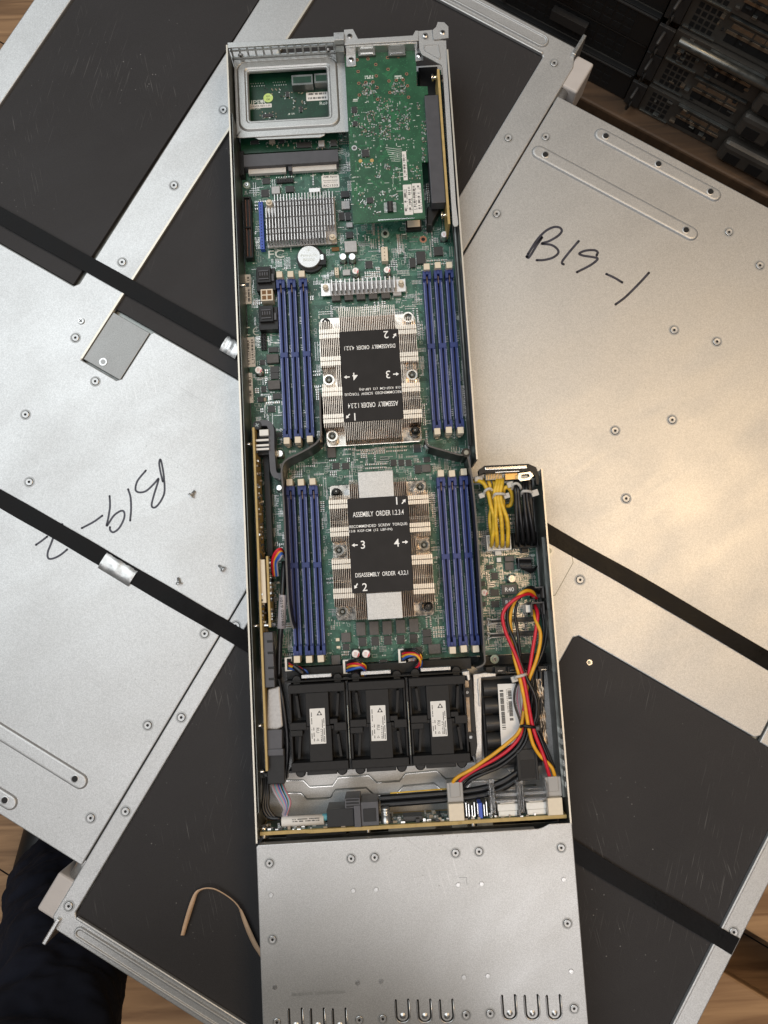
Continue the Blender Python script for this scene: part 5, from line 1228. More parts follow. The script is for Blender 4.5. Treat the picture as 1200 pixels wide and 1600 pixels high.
for a in (971.5, 993.5):
    m = MB(); p0, p1 = U(763, a, PZ+5), U(835, a-3, PZ+5)
    for dy in (-1.5, 1.5): m.tube([(p0[0]+2.5, p0[1]+dy, PZ+4), (p1[0], p0[1]+dy, PZ+4)], .55, 0, 8)
    m.tube(spline([(p0[0]+2.5, p0[1]+1.5, PZ+4), (p0[0]-1.0, p0[1]+2.8, PZ+4), (p0[0]+.2, p0[1], PZ+5), (p0[0]-1.0, p0[1]-2.8, PZ+4), (p0[0]+2.5, p0[1]-1.5, PZ+4)], 5), .55, 0, 8)
    m.box(p0[0]+3, p1[0], p0[1]-1.0, p0[1]+1.0, PZ+.3, PZ+2.2, 1); m.build('spring_clip', [M['steel'], M['chip']], board)
def lead(col, pts, r=1.35): wire(col + '_wire', pts, r, {'yellow': 'wire_o', 'red': 'wire_r', 'black': 'wire_k'}[col], k=6)
# left group
lead('yellow', [(837, 934, 18), (832, 925, 26), (822, 923, 32), (810, 931, 33), (800, 950, 29), (797, 969, 27), (799, 990, 27), (802.5, 1021, 32), (805.5, 1035, 34), (813, 1063, 37), (818.7, 1090, 38), (822, 1112, 38), (825, 1131, 38), (827, 1141, 38), (833, 1163, 37), (844, 1181, 35), (857, 1193, 34), (864, 1203, 34), (869, 1222, 31)])
lead('red', [(838.5, 935, 18), (827, 928, 28), (812, 932, 34), (796, 943.5, 34), (787, 956, 33), (785.5, 969, 32), (791, 990, 32), (803, 1017, 34), (811, 1038, 36), (818.7, 1063, 38), (825, 1097, 39), (831, 1129, 38.5), (837, 1150, 38), (846.7, 1174, 36), (853, 1193, 35), (860, 1218, 31)])
lead('black', [(841.5, 926, 18), (831, 918, 27), (820.5, 922, 31), (809, 938, 31), (796, 947, 29), (792.5, 961, 28), (795, 981, 28), (805, 1005, 31), (813, 1035, 34), (824, 1062, 36), (834, 1082, 36), (838.5, 1100, 36), (838, 1118, 36), (834.7, 1133, 36), (843, 1150, 35), (853, 1176, 33), (864, 1202, 30)])
lead('black', [(808, 938, 28), (805, 963, 26), (809, 987, 26), (812.5, 1022, 30), (817, 1045, 33), (829, 1070, 33), (840, 1090, 33), (841, 1118, 34), (837, 1133, 34), (846, 1152, 33), (858, 1180, 31), (866, 1200, 29)], 1.2)
# right group, crossing under to the left
lead('red', [(836, 946, 18), (840, 960, 25), (837, 987, 28), (832, 1017, 30), (828, 1042, 31), (824, 1062, 31), (820, 1090, 31), (817, 1130, 32), (811, 1152, 33), (796, 1170, 33), (775, 1185, 33), (752, 1197.5, 34), (734, 1208, 34), (719, 1220, 33), (713, 1236, 29)])
lead('yellow', [(833, 954, 18), (837, 969, 26), (844, 987, 30), (844, 1004, 31), (839, 1028, 32), (832, 1048, 33), (826, 1064, 32), (821, 1090, 30), (816, 1128, 33), (809, 1146, 35), (793, 1161, 36), (773, 1177, 36), (753, 1191, 36), (735, 1203, 36), (717, 1213, 36), (708, 1222, 34), (705.5, 1238, 29)])
lead('black', [(848.5, 952, 18), (854, 981, 22), (851, 1008, 26), (843, 1030, 28), (834, 1050, 29), (828, 1080, 29), (824, 1110, 30), (820, 1145, 31), (807, 1170, 31), (780, 1191, 31), (753, 1203, 32), (735, 1212, 32), (722, 1222, 32), (717, 1238, 28)])
lead('black', [(846, 950, 18), (850, 981, 20), (847, 1008, 23), (840, 1032, 26), (834, 1055, 27), (830, 1110, 29), (825, 1146, 30), (812, 1172, 29), (784, 1196, 29), (757, 1208, 30), (738, 1217, 30), (726, 1227, 28), (721, 1240, 26)])
wire('thin_wire', [(810, 1064, 30), (804, 1080, 31), (804, 1100, 31), (811, 1122, 32), (815, 1136, 33)], .8, 'wire_k'); wire('thin_wire', [(812, 1066, 28), (808, 1090, 29), (813, 1115, 30), (817, 1134, 31)], .6, 'wire_p'); wire('thin_wire', [(812, 1066, 30), (811, 1092, 30), (814, 1118, 30)], .6, 'wire_g')
zip_tie('cable_tie', [(804, 1064, 32), (806, 1058.5, 38.5), (812, 1056.5, 39.4), (819, 1054.5, 38.6), (822, 1053, 35)], (803.5, 1061, 35), 1.2, 'tie', 4.6)
m = MB(); m.tube(spline([U3(*p) for p in ((813, 1137, 31), (816, 1134.5, 38.5), (824, 1135, 40.6), (832, 1136, 40), (837, 1137, 36))], 5), 1.25, 0, 8); x, y = U(839.5, 1137.5, 37); m.boxc(x, y, 3.6, 3.6, 34, 38.4, 0, .2); m.boxc(x, y, 2.0, 2.0, 38.4, 38.5, 1, .2); m.build('cable_tie', [M['black'], M['grey']], node, bevel=.4)
# black drive power socket in the middle of the leads
m = MB(); p = U(825, 1196, 32); m.boxc(p[0], p[1], 15.5, 22, 12, 30, 0); m.boxc(p[0], p[1]+15, 11.5, 11, 12, 29, 0); m.boxc(p[0], p[1]-3, 10, 13, 30, 30.3, 1)
for s_ in (-1, 1): m.boxc(p[0]+s_*6.6, p[1]-1, 1.6, 19, 30, 31, 0)
m.build('drive_power_socket', [M['black'], M['blackmatte']], node, bevel=.5)

# ================================================================== backup capacitor pack
ZK = 27.0
m = MB(); p0, p1 = U(753, 1060, ZK), U(858, 1200, ZK); kx0 = p0[0]; kx1 = U(846, 1130, ZK)[0]; ky1, ky0 = p0[1], p1[1]
m.box(kx0, kx1, ky0, ky1, T0+1.3, ZK-9, 0)
hcell = (ky1-ky0-4)/5
for i in range(5):
    y = ky1 - 2 - (i+.5)*hcell; L_ = []
    for j in range(9):
        a = math.pi*j/8; L_.append((y - math.cos(a)*hcell*.48, ZK-9 + math.sin(a)*9))
    m.loft([[(x_, yy, zz_) for yy, zz_ in L_] for x_ in (kx0+1, kx1-1)], 0, cap=True, smooth=True); m.add([(kx0+1, yy, zz_) for yy, zz_ in L_][::-1], [tuple(range(9))], 0)
pack = m.build('capacitor_pack', M['chip'], node)
m = MB(); lp_ = PL([(777.5, 1069), (806, 1068), (816, 1072), (818, 1150), (784, 1172)], ZK+1); m.prism(lp_, ZK+.3, ZK+.8, 0)
for i, (x0_, wd_) in enumerate(((780.5, 5.5), (793, 5.5))):
    a_, b_ = U(x0_, 1078 - i*2, ZK+.8), U(x0_+4.0, 1140 - i*14, ZK+.8); m.ticks(a_[0], a_[0]+2.7, b_[1], a_[1], ZK+.86, 1, 'y', .8, r3)
x, y = U(791, 1095, ZK); m.text('S/N 351-J6467S', x+.6, y, ZK+.86, 17, 1.2, -math.pi/2, 1); m.text('CAPACITOR PACK', x+7.2, y, ZK+.86, 17, 1.2, -math.pi/2, 1)
m.build('label', [M['paper'], M['ink_black']], pack)
m = MB(); p0, p1 = U(838, 1062, ZK), U(857, 1164, ZK); nx, ny = 8, 22; vs = []
for j in range(ny):
    for i in range(nx): vs.append((p0[0]+(p1[0]-p0[0])*i/(nx-1) + r3.uniform(-.4, .4), p1[1]+(p0[1]-p1[1])*j/(ny-1), ZK-3 + 2.2*math.sin(i*1.1)*math.sin(j*.8+i) + r3.uniform(-.7, .7)))
m.add(vs, [(j*nx+i, j*nx+i+1, (j+1)*nx+i+1, (j+1)*nx+i) for j in range(ny-1) for i in range(nx-1)], 0, True); m.build('foil_wrap', M['foil'], pack)
# steel frame strip left of the pack
m = MB(); m.prism(PL([(739, 1054), (757, 1051), (775, 1052), (775, 1057), (752, 1059), (753.5, 1190), (756, 1203), (747, 1204), (743, 1185)], 26), 12, 26, 0); m.prism(PL([(745.5, 1061), (748.5, 1060), (751.5, 1103), (748.5, 1104)], 27), 26.05, 27, 0)
m.build('pack_bracket', M['steel'], node, bevel=.6)
m = MB()
for px, py in ((782, 1047), (802, 1046), (850, 1045), (865, 1043)):
    x, y = U(px, py, 26); m.boxc(x, y, 8, 4, PZ, 25, 0); m.boxc(x, y-.6, 4, .9, 25, 25.3, 1)
a_, b_ = U(760, 1049, 22), U(870, 1041, 22); m.box(a_[0], b_[0], b_[1]-1.5, b_[1]+2.2, T0+1.3, 21, 0); m.box(a_[0]-12, b_[0], b_[1]+2.3, b_[1]+9, T0+1.3, 7.5, 0); m.build('rear_rail', [M['black'], M['bright']], node, bevel=.4)

# ================================================================== fans
ZF = 41.0
def fan():
    cx_, cy_ = U(497, 1136, ZF); w2, h2_ = 20.6, 30.5
    b = MB(); b.box(cx_-w2+1.5, cx_+w2-1.5, cy_-h2_+3, cy_+h2_-3, 4, ZF-13, 1)
    # end flanges, spine, middle locks
    for s_ in (-1, 1):
        b.box(cx_-w2, cx_+w2, *sorted((cy_+s_*(h2_-6), cy_+s_*h2_)), 4, ZF, 0)
        b.box(*sorted((cx_+s_*w2, cx_+s_*(w2-1.4))), cy_-h2_+6.1, cy_+h2_-6.1, 4, ZF-3.5, 0)
    b.box(cx_-8.4, cx_+8.4, cy_+.8, cy_+h2_-6.1, 12, ZF-.4, 0); b.box(cx_-7.0, cx_+9.4, cy_-h2_+6.1, cy_+.6, 12, ZF-.6, 0)
    b.box(cx_-w2, cx_-8.6, cy_-1.6, cy_+3.6, 10, ZF-1, 0); b.box(cx_-w2, cx_-11.5, cy_-6.0, cy_-1.8, 10, ZF-1.2, 0); b.box(cx_+8.6, cx_+14.2, cy_+1.4, cy_+5.0, 10, ZF-1, 0)
    b.box(cx_+11.4, cx_+w2, cy_-3.6, cy_+2.2, 10, ZF-.8, 0); b.box(cx_-11, cx_+11.2, cy_-2.2, cy_+.4, 10, ZF-1.6, 0)
    f = b.build('cooling_fan', [M['blackmatte'], M['black']], node, bevel=.35)
    # slanted stator vanes in the open windows
    v = MB()
    for sx_, sy_ in ((-1, 1), (1, 1), (-1, -1), (1, -1)):
        for q in (0,):
            x_ = cx_ + sx_*14.5; y_ = cy_ + sy_*14.5; v.boxc(x_, y_, 1.7, 16.0, ZF-14, ZF-5.0, 0, sx_*sy_*-.10); pass
    tag(v.build('stator_vanes', M['blackmatte'], f), kind='stuff')
    l = MB(); lx, ly = U(496.7, 1134.5, ZF); lw, lh = 11.0, 25.0; zl = ZF+.1
    l.prism(rrect(lx-lw/2, lx+lw/2, ly-lh/2, ly+lh/2, .3, 2), ZF-.45, zl, 0)
    l.sheet([(lx-.6, ly+7.6), (lx+3.6, ly+7.6), (lx+1.5, ly+11.0)], zl+.05, 1); l.disc(lx+1.5, ly+8.7, .8, zl+.08, 0, 12)
    rr_ = random.Random(3)
    for q, (x_, y0_, y1_) in enumerate(((-4.6, 1.5, 10), (-4.8, -11, -1), (-3.3, -10.5, 0), (3.0, -11, 4.5), (4.2, -11.5, 5.5), (1.9, -11, -2))): l.ticks(lx+x_, lx+x_+.6, ly+y0_, ly+y1_, zl+.05, 1, 'y', .8, rr_)
    l.text('RU', lx-.2, ly-3.0, zl+.05, 3.6, 2.2, -math.pi/2, 1); l.sheet([(lx-1.4, ly-10.4), (lx+.6, ly-10.4), (lx-.4, ly-8.6)], zl+.05, 1); l.sheet([(lx-1.0, ly-10.15), (lx+.2, ly-10.15), (lx-.4, ly-9.1)], zl+.08, 0)
    l.build('label', [M['paper'], M['ink_black']], f)
    for sx_ in (-1, 1):
        for sy_ in (-1, 1):
            g = MB(); x_, y_ = cx_+sx_*15.2, cy_+sy_*(h2_+2.6); g.cyl(x_, y_, 3.0, 18, ZF-11, 0, 16, 3.0); g.cyl(x_, y_, 3.9, ZF-11, ZF-9.2, 0, 16, 3.0); g.boxc(x_, y_-sy_*2.0, 4.6, 3, ZF-12, ZF-8.4, 0); g.build('rubber_mount', M['black'], f)
    return f, (cx_, cy_)
f1, (fcx, fcy) = fan()
fan_x = [fcx]
for px, py in ((591.3, 1130.2), (686.3, 1122.6)):
    x, y = U(px, py, ZF); fd = dup(f1, x-fcx, y*0 + r3.uniform(-.3, .3), 0, r3.uniform(-.008, .008)); fan_x.append(x)
    for q in kids(fd):
        if q.name.startswith('label'): q.rotation_euler.z = r3.uniform(-.035, .035); q.location.x += r3.uniform(-.0006, .0006); q.location.y += r3.uniform(-.0012, .0012)
# fan cage
m = MB(); xl, xr = fcx-24, fan_x[2]+24
for s_ in (-1, 1):
    m.box(xl, xr, *sorted((fcy+s_*31.5, fcy+s_*32.8)), T0+1.3, ZF-8, 0)
for i in range(3):
    m.box(fan_x[i]-11, fan_x[i]+11, fcy+34.6, fcy+37.0, ZF-12, ZF-5.0, 1)
    m.box(fan_x[i]-11, fan_x[i]+11, fcy-36.5, fcy-33.4, T0+1.3, ZF-14, 0)
for x in ((fan_x[0]+fan_x[1])/2, (fan_x[1]+fan_x[2])/2): m.box(x-.9, x+.9, fcy-31, fcy+31, T0+1.3, ZF-4, 0); m.tube([(x, fcy-24, ZF-3.5), (x, fcy+14, ZF-3.5)], .55, 2, 8)
m.box(xl, xr+4, fcy+33, fcy+41, T0+1.3, ZF-22, 0); m.build('fan_cage', [M['black'], M['steel'], M['steeldark']], node, bevel=.3)
m = MB(); m.prism(PL([(721, 1050), (731, 1052), (738, 1060), (741, 1100), (746, 1165), (744, 1178), (736, 1183), (730, 1120)], 32), 14, 32, 0); m.prism(PL([(724, 1062), (733, 1064), (737, 1150), (729, 1150)], 34), 32.05, 33.4, 1)
for px, py in ((730.3, 1082), (735.5, 1152)):
    x, y = U(px, py, 35); m.cyl(x, y, 3.6, 20, 34.4, 0, 18); m.cyl(x, y, 1.1, 34.4, 35, 2, 12)
m.prism(PL([(722, 1050), (733, 1048), (735, 1062), (731, 1064), (729, 1056), (723, 1056)], 37), 20, 37, 3)
m.build('cage_end', [M['black'], M['foil'], M['bright'], M['steel']], node, bevel=.4)
# fan plugs with coloured leads
for k_, (px, py) in enumerate(((450.5, 1038), (541.6, 1042), (628, 1025))):
    x, y = U(px, py, 20); m = MB(); m.boxc(x, y, 5.4, 10.2, PZ, 19.5, 0); m.boxc(x+.6, y, 3.4, 8.6, 19.5, 19.6, 1); m.boxc(x, y-7, 4.6, 3, PZ, 14, 2); fp = m.build('fan_plug', [M['white'], M['hole'], M['ivory']], node, bevel=.3); occ(x, y, 6, 11)
    cols = ('wire_k', 'wire_r', 'wire_o', 'wire_b')
    for i, mt in enumerate(cols):
        if k_ == 0: P = [(451, 1032+i*4, 19), (457+i, 1036+i*3, 23), (466+i*2, 1042+i*1.5, 25), (473+i*2, 1052, 24), (476+i, 1062, 20)]
        elif k_ == 1: P = [(542, 1035+i*4.5, 19), (550, 1033+i*4, 25), (560+i*1.5, 1034+i*3, 27), (568+i, 1042+i*2.5, 26), (566+i, 1052+i*1.5, 24), (556+i*3, 1056+i, 21), (553+i*2, 1064, 18)]
        else: P = [(629, 1017+i*4.5, 19), (637, 1016+i*3, 25), (648+i, 1018+i*2, 28), (656, 1027+i*2.0, 28), (655, 1036+i*2, 26), (648, 1043+i*2, 24), (643+i*1.5, 1054, 20)]
        P = [(a + r3.uniform(-1.2, 1.2)*(q > 0), b_ + r3.uniform(-1.5, 1.5)*(q > 0), z + r3.uniform(-1, 1)) for q, (a, b_, z) in enumerate(P)]; wire('fan_wire', P, .95, mt)
        
        if k_: wire('fan_wire', [(a+1.5, b_+(-2 if i < 2 else 2), z-1.0) for a, b_, z in P], .9, cols[(i+1) % 4] if i != 0 else 'wire_k')
wire('fan_sleeve', [(460, 1041, 24), (470, 1049, 26), (478, 1057, 24)], 2.4, 'wire_k')

# ================================================================== floor grooves, backplane and its plugs
m = MB(); zf = T0+1.26
for off in (0, 19.5):
    for seg in range(1):
        pts = []
        xx = 440
        base = [(446, 1218.5), (474, 1218.5), (484, 1228.5), (520, 1226.5), (528, 1214), (576, 1210.5), (589, 1222), (624, 1219.5), (634, 1208), (682, 1203.5), (697, 1216.5), (731, 1213), (742, 1200), (790, 1198), (804, 1209), (842, 1206)]
        m.stroke(PL([(a-4*(off > 0), b_+off) for a, b_ in base], zf), 1.0, zf, 0)
        m.stroke([(q[0], q[1]-.8) for q in PL([(a-4*(off > 0), b_+off) for a, b_ in base], zf)], .5, zf+.005, 1)
m.build('floor_groove', [M['steeldark'], M['bright']], node)
ZBP = 37.0; yp = -162.0
m = MB(); prof = [(X0+2, ZBP-1.5), (-70, ZBP-1.5), (-66, ZBP), (40, ZBP), (43, ZBP-.8), (X2-2, ZBP-.8), (X2-2, T0+2), (X0+2, T0+2)]
m.loft([[(x, y_, z) for x, z in prof] for y_ in (yp-1.2, yp+1.2)], 0, cap=True); m.add([(x, yp-1.2, z) for x, z in prof][::-1], [tuple(range(len(prof)))], 0)
bp = m.build('drive_backplane', M['tanpcb'], node)
m = MB()
for i in range(330):
    x = r3.uniform(X0+4, X2-4); z = r3.uniform(12, 35); d_ = r3.choice((.8, 1.0, 1.6, 2.6)); w_ = r3.uniform(.5, 1.6); m.box(x-w_, x+w_, yp+1.2, yp+1.2+d_, z-.6, z+.6, r3.choice((0, 1, 2, 2)))
m.box(X0+3, X2-3, yp+1.2, yp+1.35, 8, 34, 3)
tag(m.build('surface_components', [M['chip'], M['ceramic'], M['solder'], M['pcb']], bp), kind='stuff')
def bpx(px, z=ZBP): return U(px, 1280, z)[0]
def bbox(m, px0, px1, d0, d1, z0, z1, mt=0): m.box(bpx(px0, z1), bpx(px1, z1), yp+1.4+d0, yp+1.4+d1, z0, z1, mt)
m = MB(); bbox(m, 511, 553, 0, 12.5, 14, 35, 0); bbox(m, 553.5, 564, 0, 15, 12, 38, 1); bbox(m, 564.5, 592, 0, 16.5, 12, 36, 1); bbox(m, 568, 588, 3, 12, 36, 36.6, 0); bbox(m, 540, 564, 13, 20, 16, 37, 1)
for q in range(3): bbox(m, 542, 562, 13.8+q*2.2, 15+q*2.2, 37, 37.5, 0)
m.build('data_plug', [M['black'], M['grey']], node, bevel=.5)
m = MB(); y_ = yp+6.5; xa, xb_ = bpx(440, 33), bpx(506, 33); m.tube([(xa, y_, 31), (xb_, y_, 31.5)], 3.6, 0, 16); m.ticks(xa+8, xb_-3, y_+.2, y_+.9, 35.2, 1, 'x', .75, r3); m.ticks(xa+8, xb_-3, y_+1.6, y_+2.2, 34.9, 1, 'x', .75, r3)
m.build('white_sleeve', [M['paper'], M['ink_black']], node)
m = MB(); x = bpx(603, 35); m.tube([(x, yp+1.5, 31), (x, yp+7, 31)], [3.3, 3.2], 0, 16); m.tube([(x, yp+7, 31), (x, yp+12.5, 31)], 2.7, 0, 16)
for q in (7.5, 9.3, 11.1): m.tube([(x, yp+q, 31), (x, yp+q+.9, 31)], 3.2, 0, 16)
m.build('guide_post', M['steel'], node)
for i, mt in enumerate(('wire_g', 'wire_p', 'wire_t', 'wire_g', 'wire_p', 'wire_b', 'wire_g', 'wire_k', 'wire_t', 'wire_p')):
    o = i*1.9; wire('data_wire', [(424+o, 1222+i*.3, 24), (428+o*1.05, 1236, 30), (437+o*.95, 1252, 33), (444+o*.4, 1264, 33), (442+i*.6, 1273, 31), (450, 1277+i*.5-3, 31)], .95, mt, k=4)
for i in range(3): wire('black_wire', [(412+i*3, 1215, 22), (413+i*3, 1240, 27), (411+i*4, 1262, 29), (420+i*5, 1277, 29), (438, 1279, 30)], 1.4, 'wire_k', k=4)
wire('data_wire', [(504, 1277, 31.5), (514, 1276, 31)], 2.6, 'wire_t')
for z_, dd, mt in ((26, 13, 'wire_k'), (26, 17.6, 'wire_k'), (22, 15.5, 'wire_k')):
    pts = [(bpx(596, z_), yp+dd, z_), (bpx(700, z_), yp+dd+1, z_), (bpx(760, z_), yp+dd+3, z_), (bpx(800, z_), yp+dd+9, z_), (bpx(838, z_), yp+dd+22, z_-2), (bpx(858, z_), yp+dd+48, z_-4), (bpx(866, z_), yp+dd+90, z_-5)]
    mm = MB(); mm.tube(spline(pts, 6), 2.3, 0, 10); mm.build('black_cable', M[mt], node)
m = MB(); m.tube([(bpx(612, 27), yp+21.0, 27), (bpx(705, 27), yp+21.8, 27)], .5, 0, 8); m.build('stripe_wire', M['wire_y'], node)
# two beige plugs with milky latches
for px0, px1 in ((702, 726), (857, 881)):
    m = MB(); bbox(m, px0, px1, 0, 12, 22, 37, 0); m.build('beige_plug', M['ivory'], node, bevel=.4)
    m = MB(); bbox(m, px0-.5, px1+.5, 12.2, 26, 22, 34, 0); bbox(m, px0+4, px1-4, 16, 26.5, 34, 35, 0); m.build('milky_plug', M['milky'], node, bevel=.6)
# two white sockets in clear housings
for px0, px1 in ((779, 810), (824, 855)):
    m = MB(); bbox(m, px0+1, px1-1, .2, 4, 24, 33.5, 0); bbox(m, px0, px1, 4.2, 9, 24, 34, 0); bbox(m, px0+4, px1-4, 9, 10.5, 24, 33, 0); m.build('white_socket', M['white'], node, bevel=.3)
    m = MB()
    for a_, b_ in ((px0-11, px0-3), (px1+1, px1+6)): bbox(m, a_, b_, 1, 26 if a_ < px0 else 20, 27, 29.5, 0); bbox(m, a_, a_+2.2, 1, 25, 29.6, 38, 0); bbox(m, b_-2.2, b_, 3, 22, 29.6, 36, 0)
    bbox(m, px0-2, px1+.5, 11, 13, 26, 38, 0); bbox(m, px0-2, px1+.5, 14.5, 17, 26, 35, 0); m.build('clear_housing', M['clear'], node, bevel=.4)
m = MB()
for q, px in enumerate((729, 733, 738, 742, 747, 757, 761, 767)): bbox(m, px, px+1.2, .5, 11 - (q % 3), 24, 32, 0)
bbox(m, 727, 748, .2, 3, 22, 30, 1); bbox(m, 756, 769, .2, 3, 22, 30, 1); m.build('pin_header', [M['bright'], M['black']], bp)
m = MB(); bbox(m, 749, 755, .2, 11, 22, 35, 0); m.build('jumper_cap', M['bluepart'], bp, bevel=.4)
m = MB(); bbox(m, 630, 660, .2, 4, 22, 33, 0); m.build('chip', M['chip'], bp, bevel=.3)
m = MB(); 
for px in (411, 574, 739): 
    x = bpx(px, 30); m.tube([(x, yp-5.0, 28), (x, yp+4, 28)], 2.0, 0, 12); m.tube([(x, yp+1.5, 28), (x, yp+3.5, 28)], 3.2, 1, 12)
m.build('backplane_screw', [M['steel'], M['nickel']], bp)
m = MB()
for a_, b_ in ((446, 540), (545, 572), (606, 680), (705, 730), (745, 770)): bbox(m, a_, b_, -6.5, -2.8, 14, 31, r3.choice((0, 1)))
m.build('drive_connector', [M['black'], M['steeldark']], bp, bevel=.3)

# ================================================================== drive bay lid
m = MB()
yl = YF
poly = [(X0+.2, YE), (X2, YE), (X2, yl+1.6), (X2-16, yl+1.6), (X2-21, yl-.6), (X2-24, yl-1.2), (X0+1.6, yl-1.2), (X0+.2, yl-2.6)]
m.prism(poly, TW-1.0, TW+.3, 0); m.box(X0+1.6, X2-26, yl-2.4, yl-1.25, TW-7, TW-.1, 0)
m.box(X0+.2, X0+1.4, YE, yl-4, T0, TW-1.05, 1); m.box(X2-1.2, X2, YE, yl-1, T0, TW-1.05, 1); m.box(X0+1.5, X2-1.3, YE, yl-8, T0, T0+1.2, 1); m.box(X0+1.5, X2-1.3, YE, YE+1.2, T0+1.3, TW-1.1, 1)
lid = m.build('drive_bay_lid', [M['galv'], M['steeldark']], node, bevel=.7)
zt_ = TW+.3
def lrivets(pts, s_=1.0):
    for px, py in pts:
        x, y = U(380+px/2.182, 1290+py/2.182, zt_); o = rivet_proto.copy(); COL.objects.link(o); o.parent = lid; o.location = Vector((x, y, zt_))*MM - W[node.name] - lid.location; o.scale = (s_, s_, s_)
lrivets([(90, 128), (368, 112), (448, 108), (724, 93), (804, 88), (1084, 75), (100, 388), (1105, 333), (115, 670), (396, 662), (476, 658), (760, 645), (842, 640), (1128, 623)], .86)
bp0 = MB(); bp0.annulus(0, 0, 1.75, 1.5, .02, .35, 0, 16); bp0.annulus(0, 0, 1.5, 0.9, .35, .35, 0, 16); bp0.disc(0, 0, 1.0, .28, 0, 14)
proto = None
for px, py in ((95, 237), (375, 222), (453, 218), (733, 202), (813, 199), (1093, 184), (108, 551), (390, 536), (470, 531), (753, 517), (834, 512), (1118, 497)):
    x, y = U(380+px/2.182, 1290+py/2.182, zt_)
    if proto is None: proto = o = bp0.build('pressed_dimple', M['steel'], lid, origin=(0, 0, 0))
    else: o = proto.copy(); COL.objects.link(o); o.parent = lid
    o.location = Vector((x, y, zt_))*MM - W[node.name] - lid.location
def uslot(px, wpx, top, bot):
    x0_, y1_ = U(px-wpx/2, top, zt_); x1_, _ = U(px+wpx/2, top, zt_); xm, y0_ = U(px, bot, zt_); cx_ = (x0_+x1_)/2; r = (x1_-x0_)/2
    pts = [(x0_, y1_)] + [(cx_+r*math.cos(math.radians(a)), y0_+r+r*math.sin(math.radians(a))) for a in range(180, 361, 15)] + [(x1_, y1_)]
    g = MB(); g.stroke(pts, 1.5, zt_+.05, 1); g.tube([(p[0]-.7 if p[0] < cx_ else p[0]+.7, p[1]-.25, zt_+.15) for p in pts], .5, 0, 6)
    for e in (pts[0], pts[-1]): g.disc(e[0], e[1], .75, zt_+.05, 1, 10)
    g.annulus(cx_, y0_+r*.9, 2.1, .6, zt_+.05, zt_+.9, 0, 16); g.disc(cx_, y0_+r*.9, .6, zt_+.9, 0)
    g.build('spring_tongue', [M['steel'], M['hole']], lid)
for px in (461.5, 495.8, 530): uslot(px, 20, 1577, 1612)
for px in (628, 662.5, 697): uslot(px, 19.5, 1563, 1597)
for px in (794.5, 830, 864.5): uslot(px, 20, 1556, 1593)
g = MB(); x, y = U(723, 1371, zt_); g.box(x-2.6, x+2.6, y-.15, y+.15, zt_+.02, zt_+.06, 0); g.box(x+2.5, x+2.8, y-5.5, y+.1, zt_+.02, zt_+.06, 0); g.build('corner_mark', M['steeldark'], lid)
g = MB(); x, y = U(494, 1552, zt_); g.ticks(x-18, x+20, y-1.0, y+1.0, zt_+.05, 0, 'x', .8, random.Random(2)); g.build('faint_stamp', M['galv2'], lid)

# ================================================================== surroundings: pallets, dark server stacks, the photographer's legs
ZPL = -300.0
def pallet(u0, u1, vlist, z, label, wm):
    c_ = CH((u0+u1)/2, (vlist[0][0]+vlist[-1][1])/2); root = tag(empty('wooden_pallet', *c_, z-140), label, 'pallet')
    for v0, v1 in vlist:
        m = MB(); cbox(m, u0 if v0 > -290 else -60, u1, v0, v1, z-22, z); m.build('deck_board', wm, root, bevel=3)
    for u in (u0, (u0+u1)/2-50, u1-100):
        m = MB(); cbox(m, u, u+100, vlist[0][0]+1 if u > -100 else -280, vlist[-1][1]-1, z-138, z-22.5); m.build('bearer', wm, root)
    return root
pallet(-640, 880, [(-560, -470), (-440, -310), (-285, -162), (-112, -8), (30, 140), (170, 300), (330, 452), (480, 550)], HB-1, 'brown wooden pallet under the silver chassis, boards showing at the lower right', M['wood'])
pallet(-480, 900, [(575, 643), (668, 790), (830, 940), (980, 1100)], ZPL, 'dim wooden pallet under the stacks of dark servers behind', M['shadedwood'])
